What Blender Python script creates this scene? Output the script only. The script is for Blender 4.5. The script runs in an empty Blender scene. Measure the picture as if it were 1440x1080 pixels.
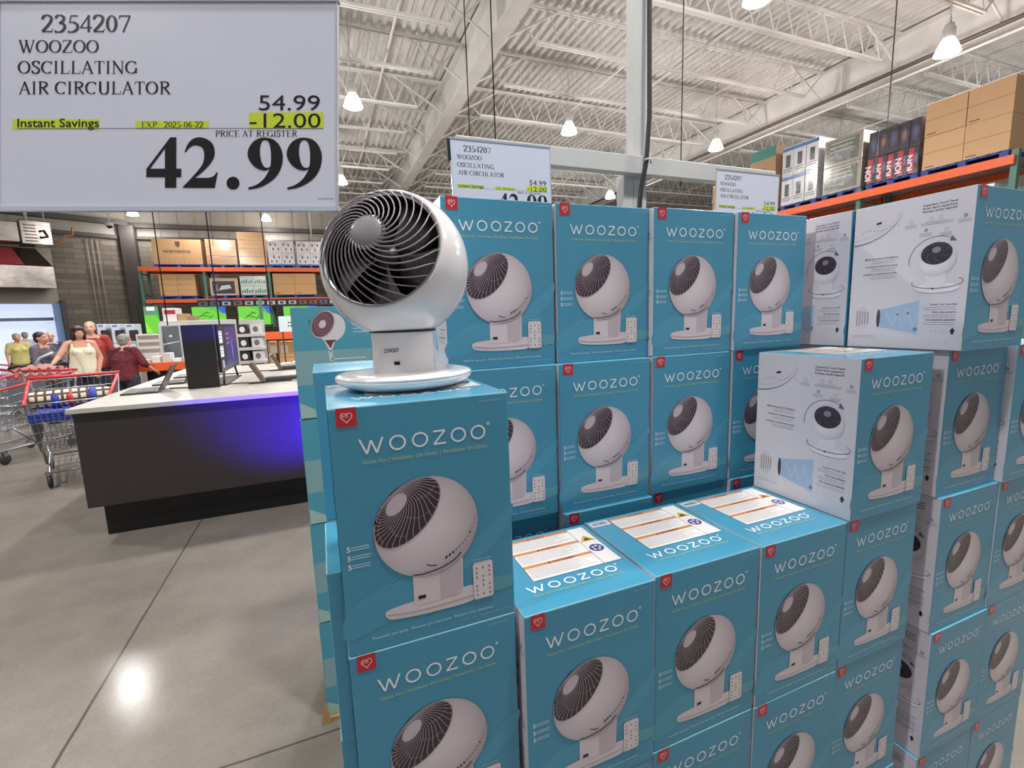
import bpy, bmesh, math, random
from mathutils import Vector, Matrix
from mathutils.geometry import tessellate_polygon
random.seed(7)
sc = bpy.context.scene
COL = sc.collection
# ---------------------------------------------------------------- camera
CAM = Vector((-0.60805, -0.73951, 1.53319))
CR = Vector((0.92589091, -0.37631412, -0.0333724))
CU = Vector((0.08437238, 0.11986716, 0.98919824))
CF = Vector((0.36824901, 0.91870537, -0.14273444))
cd = bpy.data.cameras.new('camera'); co = bpy.data.objects.new('camera', cd); COL.objects.link(co)
cd.sensor_width = 36.0; cd.lens = 36.0 * 659.675 / 1440.0; cd.clip_start = 0.05; cd.clip_end = 200
co.matrix_world = Matrix(((CR.x, CU.x, -CF.x, CAM.x), (CR.y, CU.y, -CF.y, CAM.y), (CR.z, CU.z, -CF.z, CAM.z), (0, 0, 0, 1)))
sc.camera = co
# ---------------------------------------------------------------- world and exposure
w = bpy.data.worlds.new('hall_ambient'); sc.world = w; w.use_nodes = True
w.node_tree.nodes['Background'].inputs[0].default_value = (0.95, 0.95, 1.0, 1)
w.node_tree.nodes['Background'].inputs[1].default_value = 0.36
vs = sc.view_settings
vs.view_transform = 'Standard'; vs.look = 'None'; vs.gamma = 1.0; vs.use_curve_mapping = False; vs.exposure = 0.15
# high bay lamps hang on a grid; each builder call below also makes its light
LAMP_Z = 6.15
LAMP_POWER = 610
LAMPS = [(10.74, 5.03), (5.95, 5.1), (10.5, 10.4), (5.74, 10.57), (.46, 10.63), (.46, 16.74), (10.7, 16.11), (-7.33, 23.6),
         (-2.44, 23.6), (-4.71, 21.72), (7.81, 19.73), (-4.9, 10.6), (.5, 5.05), (-4.9, 5.05), (.5, -.6), (-4.9, -.6), (5.7, -.6), (-4.9, 16.5), (16.0, 5.1), (16.0, 10.5)]

# ---------------------------------------------------------------- helpers
def lin(c):
    return tuple((x / 255 / 12.92) if x / 255 <= 0.04045 else ((x / 255 + 0.055) / 1.055) ** 2.4 for x in c[:3])

def mat(name, rgb, rough=0.5, metal=0.0, var=0.06, scale=8.0, bump=0.0, coat=0.0, spec=0.5):
    m = bpy.data.materials.new(name); m.use_nodes = True
    nt = m.node_tree; b = nt.nodes['Principled BSDF']
    b.inputs['Roughness'].default_value = rough; b.inputs['Metallic'].default_value = metal
    b.inputs['Coat Weight'].default_value = coat; b.inputs['Coat Roughness'].default_value = 0.08
    b.inputs['Specular IOR Level'].default_value = spec
    tc = nt.nodes.new('ShaderNodeTexCoord'); nz = nt.nodes.new('ShaderNodeTexNoise')
    nz.inputs['Scale'].default_value = scale; nz.inputs['Detail'].default_value = 4
    nt.links.new(tc.outputs['Object'], nz.inputs['Vector'])
    cr = nt.nodes.new('ShaderNodeValToRGB')
    l = lin(rgb)
    cr.color_ramp.elements[0].position = .3; cr.color_ramp.elements[1].position = .7
    cr.color_ramp.elements[0].color = tuple(x * (1 - var) for x in l) + (1,)
    cr.color_ramp.elements[1].color = tuple(min(1, x * (1 + var)) for x in l) + (1,)
    nt.links.new(nz.outputs['Fac'], cr.inputs['Fac']); nt.links.new(cr.outputs['Color'], b.inputs['Base Color'])
    if bump:
        bp = nt.nodes.new('ShaderNodeBump'); bp.inputs['Strength'].default_value = bump; bp.inputs['Distance'].default_value = .01
        nt.links.new(nz.outputs['Fac'], bp.inputs['Height']); nt.links.new(bp.outputs['Normal'], b.inputs['Normal'])
    return m

def emat(name, rgb, strength):
    m = bpy.data.materials.new(name); m.use_nodes = True
    b = m.node_tree.nodes['Principled BSDF']
    b.inputs['Base Color'].default_value = lin(rgb) + (1,)
    b.inputs['Emission Color'].default_value = lin(rgb) + (1,); b.inputs['Emission Strength'].default_value = strength
    return m

def inkmat(name, rough=.4, emit=0.0, coat=0.0, metal=0.0, bump=0.0, bscale=60):
    m = bpy.data.materials.new(name); m.use_nodes = True
    nt = m.node_tree; b = nt.nodes['Principled BSDF']
    at = nt.nodes.new('ShaderNodeAttribute'); at.attribute_name = 'ink'
    b.inputs['Roughness'].default_value = rough; b.inputs['Coat Weight'].default_value = coat; b.inputs['Coat Roughness'].default_value = .12
    b.inputs['Metallic'].default_value = metal
    if emit:
        nt.links.new(at.outputs['Color'], b.inputs['Emission Color']); b.inputs['Emission Strength'].default_value = emit
        b.inputs['Base Color'].default_value = (.01, .01, .01, 1)
    else:
        nt.links.new(at.outputs['Color'], b.inputs['Base Color'])
    if bump:
        tc = nt.nodes.new('ShaderNodeTexCoord'); nz = nt.nodes.new('ShaderNodeTexNoise'); nz.inputs['Scale'].default_value = bscale
        nt.links.new(tc.outputs['Object'], nz.inputs['Vector'])
        bp = nt.nodes.new('ShaderNodeBump'); bp.inputs['Strength'].default_value = bump; bp.inputs['Distance'].default_value = .01
        nt.links.new(nz.outputs['Fac'], bp.inputs['Height']); nt.links.new(bp.outputs['Normal'], b.inputs['Normal'])
    return m

def tag(o, label=None, cat=None, group=None, kind=None):
    if label: o['label'] = label
    if cat: o['category'] = cat
    if group: o['group'] = group
    if kind: o['kind'] = kind
    return o

def empty(name, loc=(0, 0, 0), rz=0.0, label=None, cat=None, group=None, parent=None):
    o = bpy.data.objects.new(name, None); COL.objects.link(o); o.location = loc; o.rotation_euler = (0, 0, rz)
    o.empty_display_size = .1
    if parent: o.parent = parent
    tag(o, label, cat, group)
    return o

class MB:
    def __init__(s): s.v = []; s.f = []; s.c = []; s.m = []; s.smooth = []
    def add(s, vs, fs, c=None, m=0, sm=False):
        k = len(s.v); s.v += [tuple(v) for v in vs]
        for f in fs:
            s.f.append([k + i for i in f]); s.c.append(c); s.m.append(m); s.smooth.append(sm)
    def box(s, a, b, c=None, m=0, M=None):
        x0, y0, z0 = a; x1, y1, z1 = b
        vs = [(x0, y0, z0), (x1, y0, z0), (x1, y1, z0), (x0, y1, z0), (x0, y0, z1), (x1, y0, z1), (x1, y1, z1), (x0, y1, z1)]
        if M: vs = [M @ Vector(v) for v in vs]
        s.add(vs, [(0, 3, 2, 1), (4, 5, 6, 7), (0, 1, 5, 4), (1, 2, 6, 5), (2, 3, 7, 6), (3, 0, 4, 7)], c, m)
    def cbox(s, a, b, r, c=None, m=0, M=None):
        """box with chamfered edges"""
        x0, y0, z0 = a; x1, y1, z1 = b
        bm = bmesh.new(); bmesh.ops.create_cube(bm, size=1)
        for v in bm.verts: v.co = Vector(((x0 + x1) / 2 + v.co.x * (x1 - x0), (y0 + y1) / 2 + v.co.y * (y1 - y0), (z0 + z1) / 2 + v.co.z * (z1 - z0)))
        bmesh.ops.bevel(bm, geom=bm.edges[:], offset=r, segments=2, profile=.5, affect='EDGES')
        bm.verts.index_update()
        vs = [(M @ v.co if M else v.co.copy()) for v in bm.verts]
        s.add(vs, [[v.index for v in f.verts] for f in bm.faces], c, m); bm.free()
    def tube(s, pts, r, n=8, c=None, m=0, cap=True, closed=False, flat=None):
        pts = [Vector(p) for p in pts]; N = len(pts)
        rr = r if isinstance(r, (list, tuple)) else [r] * N
        rings = []; up = None
        for i, p in enumerate(pts):
            if closed: d = pts[(i + 1) % N] - pts[i - 1]
            else: d = pts[min(i + 1, N - 1)] - pts[max(i - 1, 0)]
            d.normalize()
            if up is None: up = Vector((0, 0, 1)) if abs(d.z) < .9 else Vector((1, 0, 0))
            a = up - d * up.dot(d)
            if a.length < 1e-4: a = d.orthogonal()
            a.normalize(); up = a; bb = d.cross(a)
            rings.append([p + (a * math.cos(2 * math.pi * k / n) + bb * math.sin(2 * math.pi * k / n)) * rr[i] for k in range(n)])
        k0 = len(s.v); vs = [v for rg in rings for v in rg]; fs = []
        L = N if closed else N - 1
        for i in range(L):
            j = (i + 1) % N
            for k in range(n): fs.append((i * n + k, i * n + (k + 1) % n, j * n + (k + 1) % n, j * n + k))
        if cap and not closed: fs.append(tuple(range(n))[::-1]); fs.append(tuple((N - 1) * n + k for k in range(n)))
        s.add(vs, fs, c, m, True)
    def lathe(s, prof, n=32, c=None, m=0, o=(0, 0, 0), sx=1, sy=1, M=None, sm=True):
        vs = []; fs = []
        for (r, z) in prof:
            for k in range(n):
                a = 2 * math.pi * k / n; v = Vector((o[0] + r * math.cos(a) * sx, o[1] + r * math.sin(a) * sy, o[2] + z)); vs.append(M @ v if M else v)
        for i in range(len(prof) - 1):
            for k in range(n): fs.append((i * n + k, i * n + (k + 1) % n, (i + 1) * n + (k + 1) % n, (i + 1) * n + k))
        s.add(vs, fs, c, m, sm)
    def prism(s, poly, d, c=None, m=0, M=None):
        """polygon in xy extruded by d along z"""
        n = len(poly); vs = [Vector((x, y, 0)) for x, y in poly] + [Vector((x, y, d)) for x, y in poly]
        if M: vs = [M @ v for v in vs]
        s.add(vs, [tuple(range(n))[::-1], tuple(range(n, 2 * n))] + [(i, (i + 1) % n, n + (i + 1) % n, n + i) for i in range(n)], c, m)
    def build(s, name, mats, parent=None, loc=None, label=None, cat=None, group=None, kind=None):
        me = bpy.data.meshes.new(name); me.from_pydata(s.v, [], s.f)
        mats = mats if isinstance(mats, (list, tuple)) else [mats]
        for mm in mats: me.materials.append(mm)
        if any(c is not None for c in s.c):
            ca = me.color_attributes.new('ink', 'FLOAT_COLOR', 'CORNER'); vals = []
            for f, c in zip(s.f, s.c):
                if c is None: c = (128, 128, 128)
                if isinstance(c[0], (tuple, list)):
                    for q in c: vals += list(lin(q)) + [1.0]
                else:
                    l = list(lin(c)) + [1.0]; vals += l * len(f)
            ca.data.foreach_set('color', vals)
        me.polygons.foreach_set('material_index', s.m); me.polygons.foreach_set('use_smooth', s.smooth)
        me.update()
        o = bpy.data.objects.new(name, me); COL.objects.link(o)
        if parent: o.parent = parent
        if loc: o.location = loc
        tag(o, label, cat, group, kind)
        return o

LAYER = 0.00018
def catmull(pts, n=6, closed=True):
    out = []; N = len(pts)
    for i in range(N if closed else N - 1):
        g = (lambda k: pts[k % N]) if closed else (lambda k: pts[max(0, min(N - 1, k))])
        p0, p1, p2, p3 = g(i - 1), g(i), g(i + 1), g(i + 2)
        for t in range(n):
            t /= n
            out.append(tuple(.5 * (2 * p1[k] + (p2[k] - p0[k]) * t + (2 * p0[k] - 5 * p1[k] + 4 * p2[k] - p3[k]) * t * t + (3 * p1[k] - p0[k] - 3 * p2[k] + p3[k]) * t ** 3) for k in (0, 1)))
    if not closed: out.append(pts[-1])
    return out

_tc = {}
def text_polys(body, bold=0.0):
    key = (body, bold)
    if key not in _tc:
        cu = bpy.data.curves.new('lettering', 'FONT'); cu.body = body; cu.size = 1; cu.resolution_u = 3; cu.offset = bold
        ob = bpy.data.objects.new('lettering', cu); me = ob.to_mesh()
        vs = [(v.co.x, v.co.y) for v in me.vertices]; fs = [list(p.vertices) for p in me.polygons]
        ob.to_mesh_clear(); bpy.data.objects.remove(ob); bpy.data.curves.remove(cu)
        _tc[key] = (vs, fs)
    return _tc[key]
_hv = text_polys('H')[0]; CAPH = max(v[1] for v in _hv)

class Pr:
    """prints flat ink shapes on a plane: o origin, ux right, uy up, n outward"""
    def __init__(s, mb, o, ux, uy, m=0):
        s.mb = mb; s.o = Vector(o); s.ux = Vector(ux); s.uy = Vector(uy); s.n = s.ux.cross(s.uy); s.m = m
    def P(s, x, y, L): return s.o + s.ux * x + s.uy * y + s.n * (L * LAYER)
    def poly(s, pts, c, L=1, holes=None):
        loops = [[Vector((x, y, 0)) for x, y in pts]] + [[Vector((x, y, 0)) for x, y in h] for h in (holes or [])]
        fl = [p for l in loops for p in l]
        vs = [s.P(p.x, p.y, L) for p in fl]; fs = []
        for t in tessellate_polygon(loops):
            a, b, d = (fl[i] for i in t)
            cr = (b.x - a.x) * (d.y - a.y) - (b.y - a.y) * (d.x - a.x)
            fs.append(tuple(t) if cr > 0 else tuple(t)[::-1])
        s.mb.add(vs, fs, c, s.m)
    def rect(s, x0, y0, x1, y1, c, L=1):
        s.mb.add([s.P(x0, y0, L), s.P(x1, y0, L), s.P(x1, y1, L), s.P(x0, y1, L)], [(0, 1, 2, 3)], c, s.m)
    def rrect(s, x0, y0, x1, y1, r, c, L=1):
        pts = []
        for cx, cy, a0 in ((x1 - r, y0 + r, -90), (x1 - r, y1 - r, 0), (x0 + r, y1 - r, 90), (x0 + r, y0 + r, 180)):
            for k in range(5): a = math.radians(a0 + k * 22.5); pts.append((cx + r * math.cos(a), cy + r * math.sin(a)))
        s.poly(pts, c, L)
    def ell(s, cx, cy, rx, ry, c, L=1, n=28, rot=0):
        pts = []
        for k in range(n):
            a = 2 * math.pi * k / n; x, y = rx * math.cos(a), ry * math.sin(a)
            pts.append((cx + x * math.cos(rot) - y * math.sin(rot), cy + x * math.sin(rot) + y * math.cos(rot)))
        s.mb.add([s.P(x, y, L) for x, y in pts], [tuple(range(n))], c, s.m)
    def quad(s, a, b, c_, d, col, L): s.mb.add([s.P(*a, L), s.P(*b, L), s.P(*c_, L), s.P(*d, L)], [(0, 1, 2, 3)], col, s.m)
    def line(s, pts, w, c, L=1, closed=False):
        N = len(pts); A = []; B = []
        ws = w if isinstance(w, (list, tuple)) else [w] * N
        for i in range(N):
            if closed: p, q = pts[i - 1], pts[(i + 1) % N]
            else: p, q = pts[max(0, i - 1)], pts[min(N - 1, i + 1)]
            dx, dy = q[0] - p[0], q[1] - p[1]; l = math.hypot(dx, dy) or 1
            nx, ny = -dy / l * ws[i] / 2, dx / l * ws[i] / 2
            A.append((pts[i][0] + nx, pts[i][1] + ny)); B.append((pts[i][0] - nx, pts[i][1] - ny))
        vs = [s.P(*a, L) for a in A] + [s.P(*b, L) for b in B]
        fs = []
        for i in range(N if closed else N - 1):
            j = (i + 1) % N; fs.append((N + i, N + j, j, i))
        s.mb.add(vs, fs, c, s.m)
    def ring(s, cx, cy, r, w, c, L=1, ry=None, a0=0, a1=360, n=28):
        ry = ry or r; full = abs(a1 - a0) >= 360
        pts = [(cx + r * math.cos(math.radians(a0 + (a1 - a0) * k / n)), cy + ry * math.sin(math.radians(a0 + (a1 - a0) * k / n))) for k in range(n + (0 if full else 1))]
        s.line(pts, w, c, L, full)
    def text(s, body, x, y, h, c, L=1, width=None, align='l', bold=0.0):
        """x,y baseline start (or centre/right), h cap height"""
        vs, fs = text_polys(body, bold)
        if not vs: return
        x0 = min(v[0] for v in vs); x1 = max(v[0] for v in vs); k = h / CAPH; kx = k
        if width: kx = width / (x1 - x0)
        W_ = (x1 - x0) * kx
        ox = x - (W_ if align == 'r' else W_ / 2 if align == 'c' else 0)
        s.mb.add([s.P(ox + (v[0] - x0) * kx, y + v[1] * k, L) for v in vs], fs, c, s.m)
    def fakelines(s, x0, x1, y, n, dy, h, c, L, seed=1, jit=.1):
        rr = random.Random(seed)
        for i in range(n): s.rect(x0, y - i * dy, x1 - (x1 - x0) * jit * rr.random(), y - i * dy + h, c, L)

# --- a thin serif alphabet drawn as strokes (thick uprights, thin cross strokes, small serifs)
T_, t_ = .105, .05
def _sv(x, y, hw=.11): return ('l', x - hw, y, x + hw, y, .03)
SER = {
 'W': (1.0, [('l', .1, 1, .33, 0, T_), ('l', .33, 0, .52, 1, t_), ('l', .44, 1, .67, 0, T_), ('l', .67, 0, .9, 1, t_), _sv(.1, .985), _sv(.48, .985), _sv(.9, .985, .09)]),
 'O': (.76, [('a', .38, .5, .33, .49, 0, 360)]),
 'C': (.7, [('a', .38, .5, .33, .49, 48, 312), ('l', .62, .72, .62, .95, t_)]),
 'G': (.76, [('a', .38, .5, .33, .49, 48, 320), ('l', .62, .72, .62, .95, t_), ('l', .64, .05, .64, .42, T_), _sv(.62, .42, .12)]),
 'Z': (.64, [('l', .08, .97, .57, .97, t_), ('l', .55, .97, .07, .03, T_), ('l', .06, .03, .58, .03, t_), ('l', .08, .8, .08, .97, .03), ('l', .58, .03, .6, .25, .03)]),
 'S': (.56, [('c', [(.47, .78), (.44, .93), (.28, .98), (.13, .88), (.13, .70), (.30, .53), (.45, .38), (.47, .20), (.34, .04), (.18, .03), (.07, .22)]), ('l', .47, .72, .47, .95, .03), ('l', .07, .06, .07, .3, .03)]),
 'I': (.34, [('l', .17, 0, .17, 1, T_), _sv(.17, .015), _sv(.17, .985)]),
 'L': (.62, [('l', .19, 0, .19, 1, T_), _sv(.19, .985), ('l', .07, .02, .56, .02, t_), ('l', .56, .02, .6, .26, .03)]),
 'A': (.74, [('l', .1, 0, .38, 1, t_), ('l', .36, 1, .64, 0, T_), ('l', .2, .35, .52, .35, t_), _sv(.1, .015, .09), _sv(.64, .015)]),
 'T': (.64, [('l', .32, 0, .32, 1, T_), _sv(.32, .015), ('l', .06, .97, .58, .97, t_), ('l', .06, .97, .05, .75, .03), ('l', .58, .97, .59, .75, .03)]),
 'N': (.78, [('l', .16, 0, .16, 1, t_), ('l', .14, 1, .64, .02, T_), ('l', .64, 0, .64, 1, t_), _sv(.16, .015), _sv(.12, .985, .09), _sv(.64, .985)]),
 'R': (.7, [('l', .19, 0, .19, 1, T_), _sv(.19, .015), ('c', [(.07, .97), (.35, .97), (.53, .88), (.55, .73), (.45, .57), (.19, .52)]), ('l', .33, .52, .62, .02, T_), _sv(.63, .015, .07)]),
 'P': (.6, [('l', .19, 0, .19, 1, T_), _sv(.19, .015), ('c', [(.07, .97), (.35, .97), (.53, .88), (.55, .72), (.45, .53), (.19, .48)])]),
 'U': (.76, [('c', [(.18, 1), (.18, .3), (.25, .08), (.4, .02), (.55, .08), (.62, .3), (.62, 1)]), ('l', .18, .25, .18, 1, T_), _sv(.18, .985), _sv(.62, .985, .09)]),
 'E': (.64, [('l', .19, 0, .19, 1, T_), ('l', .07, .97, .55, .97, t_), ('l', .19, .52, .42, .52, t_), ('l', .07, .02, .57, .02, t_), ('l', .55, .97, .55, .78, .03), ('l', .58, .02, .6, .25, .03), ('l', .43, .42, .43, .62, .03)]),
 'X': (.74, [('l', .12, 1, .62, 0, T_), ('l', .6, 1, .13, 0, t_), _sv(.12, .985), _sv(.62, .985, .09), _sv(.13, .015, .09), _sv(.62, .015)]),
 '.': (.26, [('d', .13, .05, .06)]), '-': (.36, [('l', .05, .33, .3, .33, .07)]), ' ': (.3, []),
 '0': (.52, [('a', .26, .5, .19, .49, 0, 360)]),
 '2': (.52, [('c', [(.06, .76), (.11, .93), (.25, 1.0), (.40, .9), (.42, .72), (.33, .48), (.06, .04)]), ('l', .05, .04, .46, .04, .08), ('l', .44, .04, .49, .2, .03)]),
 '3': (.52, [('c', [(.07, .82), (.14, .96), (.27, .99), (.4, .88), (.38, .68), (.22, .53)]), ('c', [(.22, .54), (.4, .47), (.44, .25), (.3, .04), (.12, .01), (.05, .08)])]),
 '4': (.52, [('l', .37, 0, .37, 1, .09), ('l', .38, 1, .04, .28, .045), ('l', .03, .27, .5, .27, .07)]),
 '5': (.52, [('l', .17, .96, .45, .96, .08), ('l', .17, .96, .12, .56, .045), ('c', [(.12, .58), (.3, .57), (.44, .4), (.42, .18), (.27, .03), (.12, .01), (.05, .06)])]),
 '6': (.52, [('a', .27, .3, .18, .29, 0, 360), ('c', [(.09, .33), (.13, .68), (.28, .9), (.45, 1.0)])]),
 '7': (.52, [('l', .05, .95, .48, .95, .08), ('l', .48, .97, .2, 0, .06), ('l', .05, .97, .04, .78, .03)]),
}
def serif(pr, body, x, y, h, c, L, width):
    tot = sum(SER[ch][0] for ch in body); kx = width / tot; cx = x
    for ch in body:
        adv, ops = SER[ch]
        for op in ops:
            if op[0] == 'l':
                _, ax, ay, bx, by, w_ = op
                horiz = abs(by - ay) < abs(bx - ax) * .4
                pr.line([(cx + ax * kx, y + ay * h), (cx + bx * kx, y + by * h)], w_ * (h if horiz else kx), c, L)
            elif op[0] == 'a':
                _, ex, ey, rx, ry, a0, a1 = op; n = 22; pts = []; ws = []
                for k in range(n + 1):
                    a = math.radians(a0 + (a1 - a0) * k / n); pts.append((cx + (ex + rx * .92 * math.cos(a)) * kx, y + (ey + ry * .95 * math.sin(a)) * h)); ws.append((.04 + .085 * abs(math.cos(a)) ** 1.3) * kx)
                pr.line(pts, ws, c, L)
            elif op[0] == 'c':
                cp = catmull(op[1], 4, False); pts = [(cx + a * kx, y + b * h) for a, b in cp]; ws = []
                for i in range(len(cp)):
                    p, q = cp[max(0, i - 1)], cp[min(len(cp) - 1, i + 1)]; l = math.hypot(q[0] - p[0], q[1] - p[1]) or 1
                    ws.append((.045 + .07 * abs(q[1] - p[1]) / l) * kx)
                pr.line(pts, ws, c, L)
            else: pr.ell(cx + op[1] * kx, y + op[2] * h, op[3] * kx, op[3] * h, c, L, 10)
        cx += adv * kx

# ---------------------------------------------------------------- materials
M = {}
M['ink'] = inkmat('carton_print', .30, coat=.3, bump=.10, bscale=9)
M['card'] = inkmat('kraft_print', .75)
M['gloss_print'] = inkmat('laminated_sign_print', .16, coat=.6)
M['screen'] = inkmat('lit_screen', .3, emit=1.0)
M['white_plastic'] = mat('glossy_white_plastic', (242, 238, 239), .16, var=.01, coat=.5)
M['grille'] = mat('grey_grille_plastic', (150, 141, 144), .35, var=.03)
M['hub'] = mat('grey_hub_plastic', (150, 146, 148), .25, var=.03)
M['dark_plastic'] = mat('dark_plastic', (38, 34, 36), .35, var=.05)
M['blade'] = mat('smoky_blade', (84, 78, 80), .2, var=.05, coat=.4)
M['black'] = mat('black_matte', (20, 19, 20), .5)
M['black_gloss'] = mat('black_gloss', (16, 15, 17), .15)
M['steel_white'] = mat('white_painted_steel', (196, 196, 194), .45, var=.04)
M['roof_white'] = mat('roof_steel_paint', (212, 209, 206), .6, var=.08, scale=2)
M['rack_orange'] = mat('orange_rack_beam', (236, 98, 44), .45)
M['rack_green'] = mat('green_rack_upright', (76, 120, 106), .5)
M['pallet_blue'] = mat('blue_pallet_paint', (40, 72, 150), .6, var=.2)
M['lampshell'] = mat('lamp_housing', (190, 190, 188), .4)
M['lamp_glow'] = emat('lamp_acrylic_glow', (255, 250, 242), 6.0)
M['wire'] = mat('dark_cable', (34, 30, 30), .6)
M['chrome'] = mat('zinc_wire', (150, 150, 152), .3, metal=.7)
M['cart_red'] = mat('red_cart_plastic', (196, 50, 58), .4)
M['rubber'] = mat('grey_rubber', (46, 44, 46), .6)
M['skin'] = mat('skin', (206, 150, 124), .5, var=.05)
M['skin_pale'] = mat('pale_skin', (216, 168, 146), .5, var=.05)
M['countertop'] = mat('pale_stone_laminate', (180, 176, 168), .35, var=.07, scale=14)
M['counter_side'] = mat('dark_brown_laminate', (52, 44, 46), .28, var=.05)
M['kick'] = mat('black_kick_board', (14, 13, 14), .4)
M['galv'] = mat('galvanized_sheet', (150, 142, 136), .22, metal=.95, var=.35, scale=1.6, bump=1.0)
# ---------------------------------------------------------------- globe fan cartons
CW, CDp, CH = .30, .2945, .4207
KS = .8333                                   # the printed artwork was laid out on a .30 m wide carton; the real one is .25 m
G = .0012                                   # small gap between neighbours
TEAL = (72, 152, 184); WHITE = (240, 246, 252); RED = (206, 34, 50); PICT = (224, 212, 218)
def mixc(a, b, t): return tuple(a[i] + (b[i] - a[i]) * t for i in range(3))

TW = -1.75
def sphere_pic(pr, cx, cy, R, gx, gy, cap, nrib, c_lo, c_hi, dark, rib, L=4, ribw=.0013, hub=.22):
    """printed picture of the globe: shaded disc, dark grille cap, spiral ribs and hub"""
    n = 40; mb = pr.mb; rings = [(0, 0), (.35, .1), (.6, .3), (.8, .55), (.93, .8), (1, 1)]
    k0 = []; vs = []
    for rf, t in rings:
        for k in range(n):
            a = 2 * math.pi * k / n; off = (1 - rf) * R * .25
            vs.append(pr.P(cx + R * rf * math.cos(a) - off * .2, cy + R * rf * math.sin(a) + off * .3, L))
    for i in range(len(rings) - 1):
        for k in range(n):
            j = (k + 1) % n
            def cc(ii, kk):
                a = 2 * math.pi * kk / n; t = rings[ii][1] * (.55 + .45 * max(0, math.cos(a + .7)))
                return mixc(c_hi, c_lo, t)
            mb.add([vs[i * n + k], vs[i * n + j], vs[(i + 1) * n + j], vs[(i + 1) * n + k]], [(3, 2, 1, 0)] if False else [(0, 3, 2, 1)], (cc(i, k), cc(i + 1, k), cc(i + 1, j), cc(i, j)), pr.m)
    g = Vector((gx, gy, math.sqrt(max(.01, 1 - gx * gx - gy * gy))))
    e1 = g.cross(Vector((0, 0, 1))).normalized(); e2 = g.cross(e1)
    def sp(th, ph):
        v = g * math.cos(th) + (e1 * math.cos(ph) + e2 * math.sin(ph)) * math.sin(th)
        if v.z < 0:
            l = math.hypot(v.x, v.y); v = Vector((v.x / l, v.y / l, 0))
        return (cx + v.x * R * .995, cy + v.y * R * .995)
    pr.poly([sp(cap, 2 * math.pi * k / 44) for k in range(44)], dark, L + 1)
    pr.line([sp(cap, 2 * math.pi * k / 44) for k in range(44)], R * .02, c_lo, L + 2, True)
    # glints of the blades inside
    for q in range(7):
        a = q * .9; pr.line([sp(cap * .5, a), sp(cap * .75, a + .25), sp(cap * .9, a + .6)], R * .035, mixc(dark, c_lo, .35), L + 2)
    for k in range(nrib):
        ph = 2 * math.pi * k / nrib
        pts = [sp(hub * .8 + (cap - hub * .8) * t / 9, ph + TW * (1 - (1 - t / 9) ** 1.7)) for t in range(10)]
        pr.line(pts, ribw, rib, L + 3)
    pr.poly([sp(hub, 2 * math.pi * k / 20) for k in range(20)], mixc(rib, c_hi, .35), L + 4)

def woozoo(pr, x0, x1, y0, h, c, L, w):
    """letters W O O Z O O drawn with even strokes between x0 and x1"""
    W_ = x1 - x0; k = W_
    def X(t): return x0 + t * k
    r = h / 2
    wp = [(X(0), y0 + h), (X(.048), y0), (X(.084), y0 + h * .86), (X(.122), y0), (X(.170), y0 + h)]
    for i in range(4): pr.line(wp[i:i + 2], w, c, L + .1 * i)
    for t in (.280, .454, .765, .932): pr.ring(X(t), y0 + r, .061 * k - w * .3, w, c, L, ry=r - w * .4)
    for i, (a, b_) in enumerate((((.562, h - w / 2), (.657, h - w / 2)), ((.653, h - w * .7), (.565, w * .7)), ((.560, w / 2), (.660, w / 2)))): pr.line([(X(a[0]), y0 + a[1]), (X(b_[0]), y0 + b_[1])], w, c, L + .1 * i)
    pr.ring(X(1.022), y0 + h * 1.04, h * .08, w * .5, c, L, n=10)

def heart_badge(pr, x0, y0, s, L):
    pr.rect(x0, y0, x0 + s, y0 + s, RED, L)
    cx, cy, r = x0 + s * .5, y0 + s * .5, s * .3
    pts = []
    for k in range(24):
        t = 2 * math.pi * k / 24
        pts.append((cx + r * .95 * math.sin(t) ** 3, cy + r * (13 * math.cos(t) - 5 * math.cos(2 * t) - 2 * math.cos(3 * t) - math.cos(4 * t)) / 16))
    pr.line(pts, s * .045, (240, 214, 214), L + 1, True)
    pr.text('IRIS', cx - r * .95, cy - r * .05, s * .15, (240, 214, 214), L + 1, width=r * 1.3)

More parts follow.
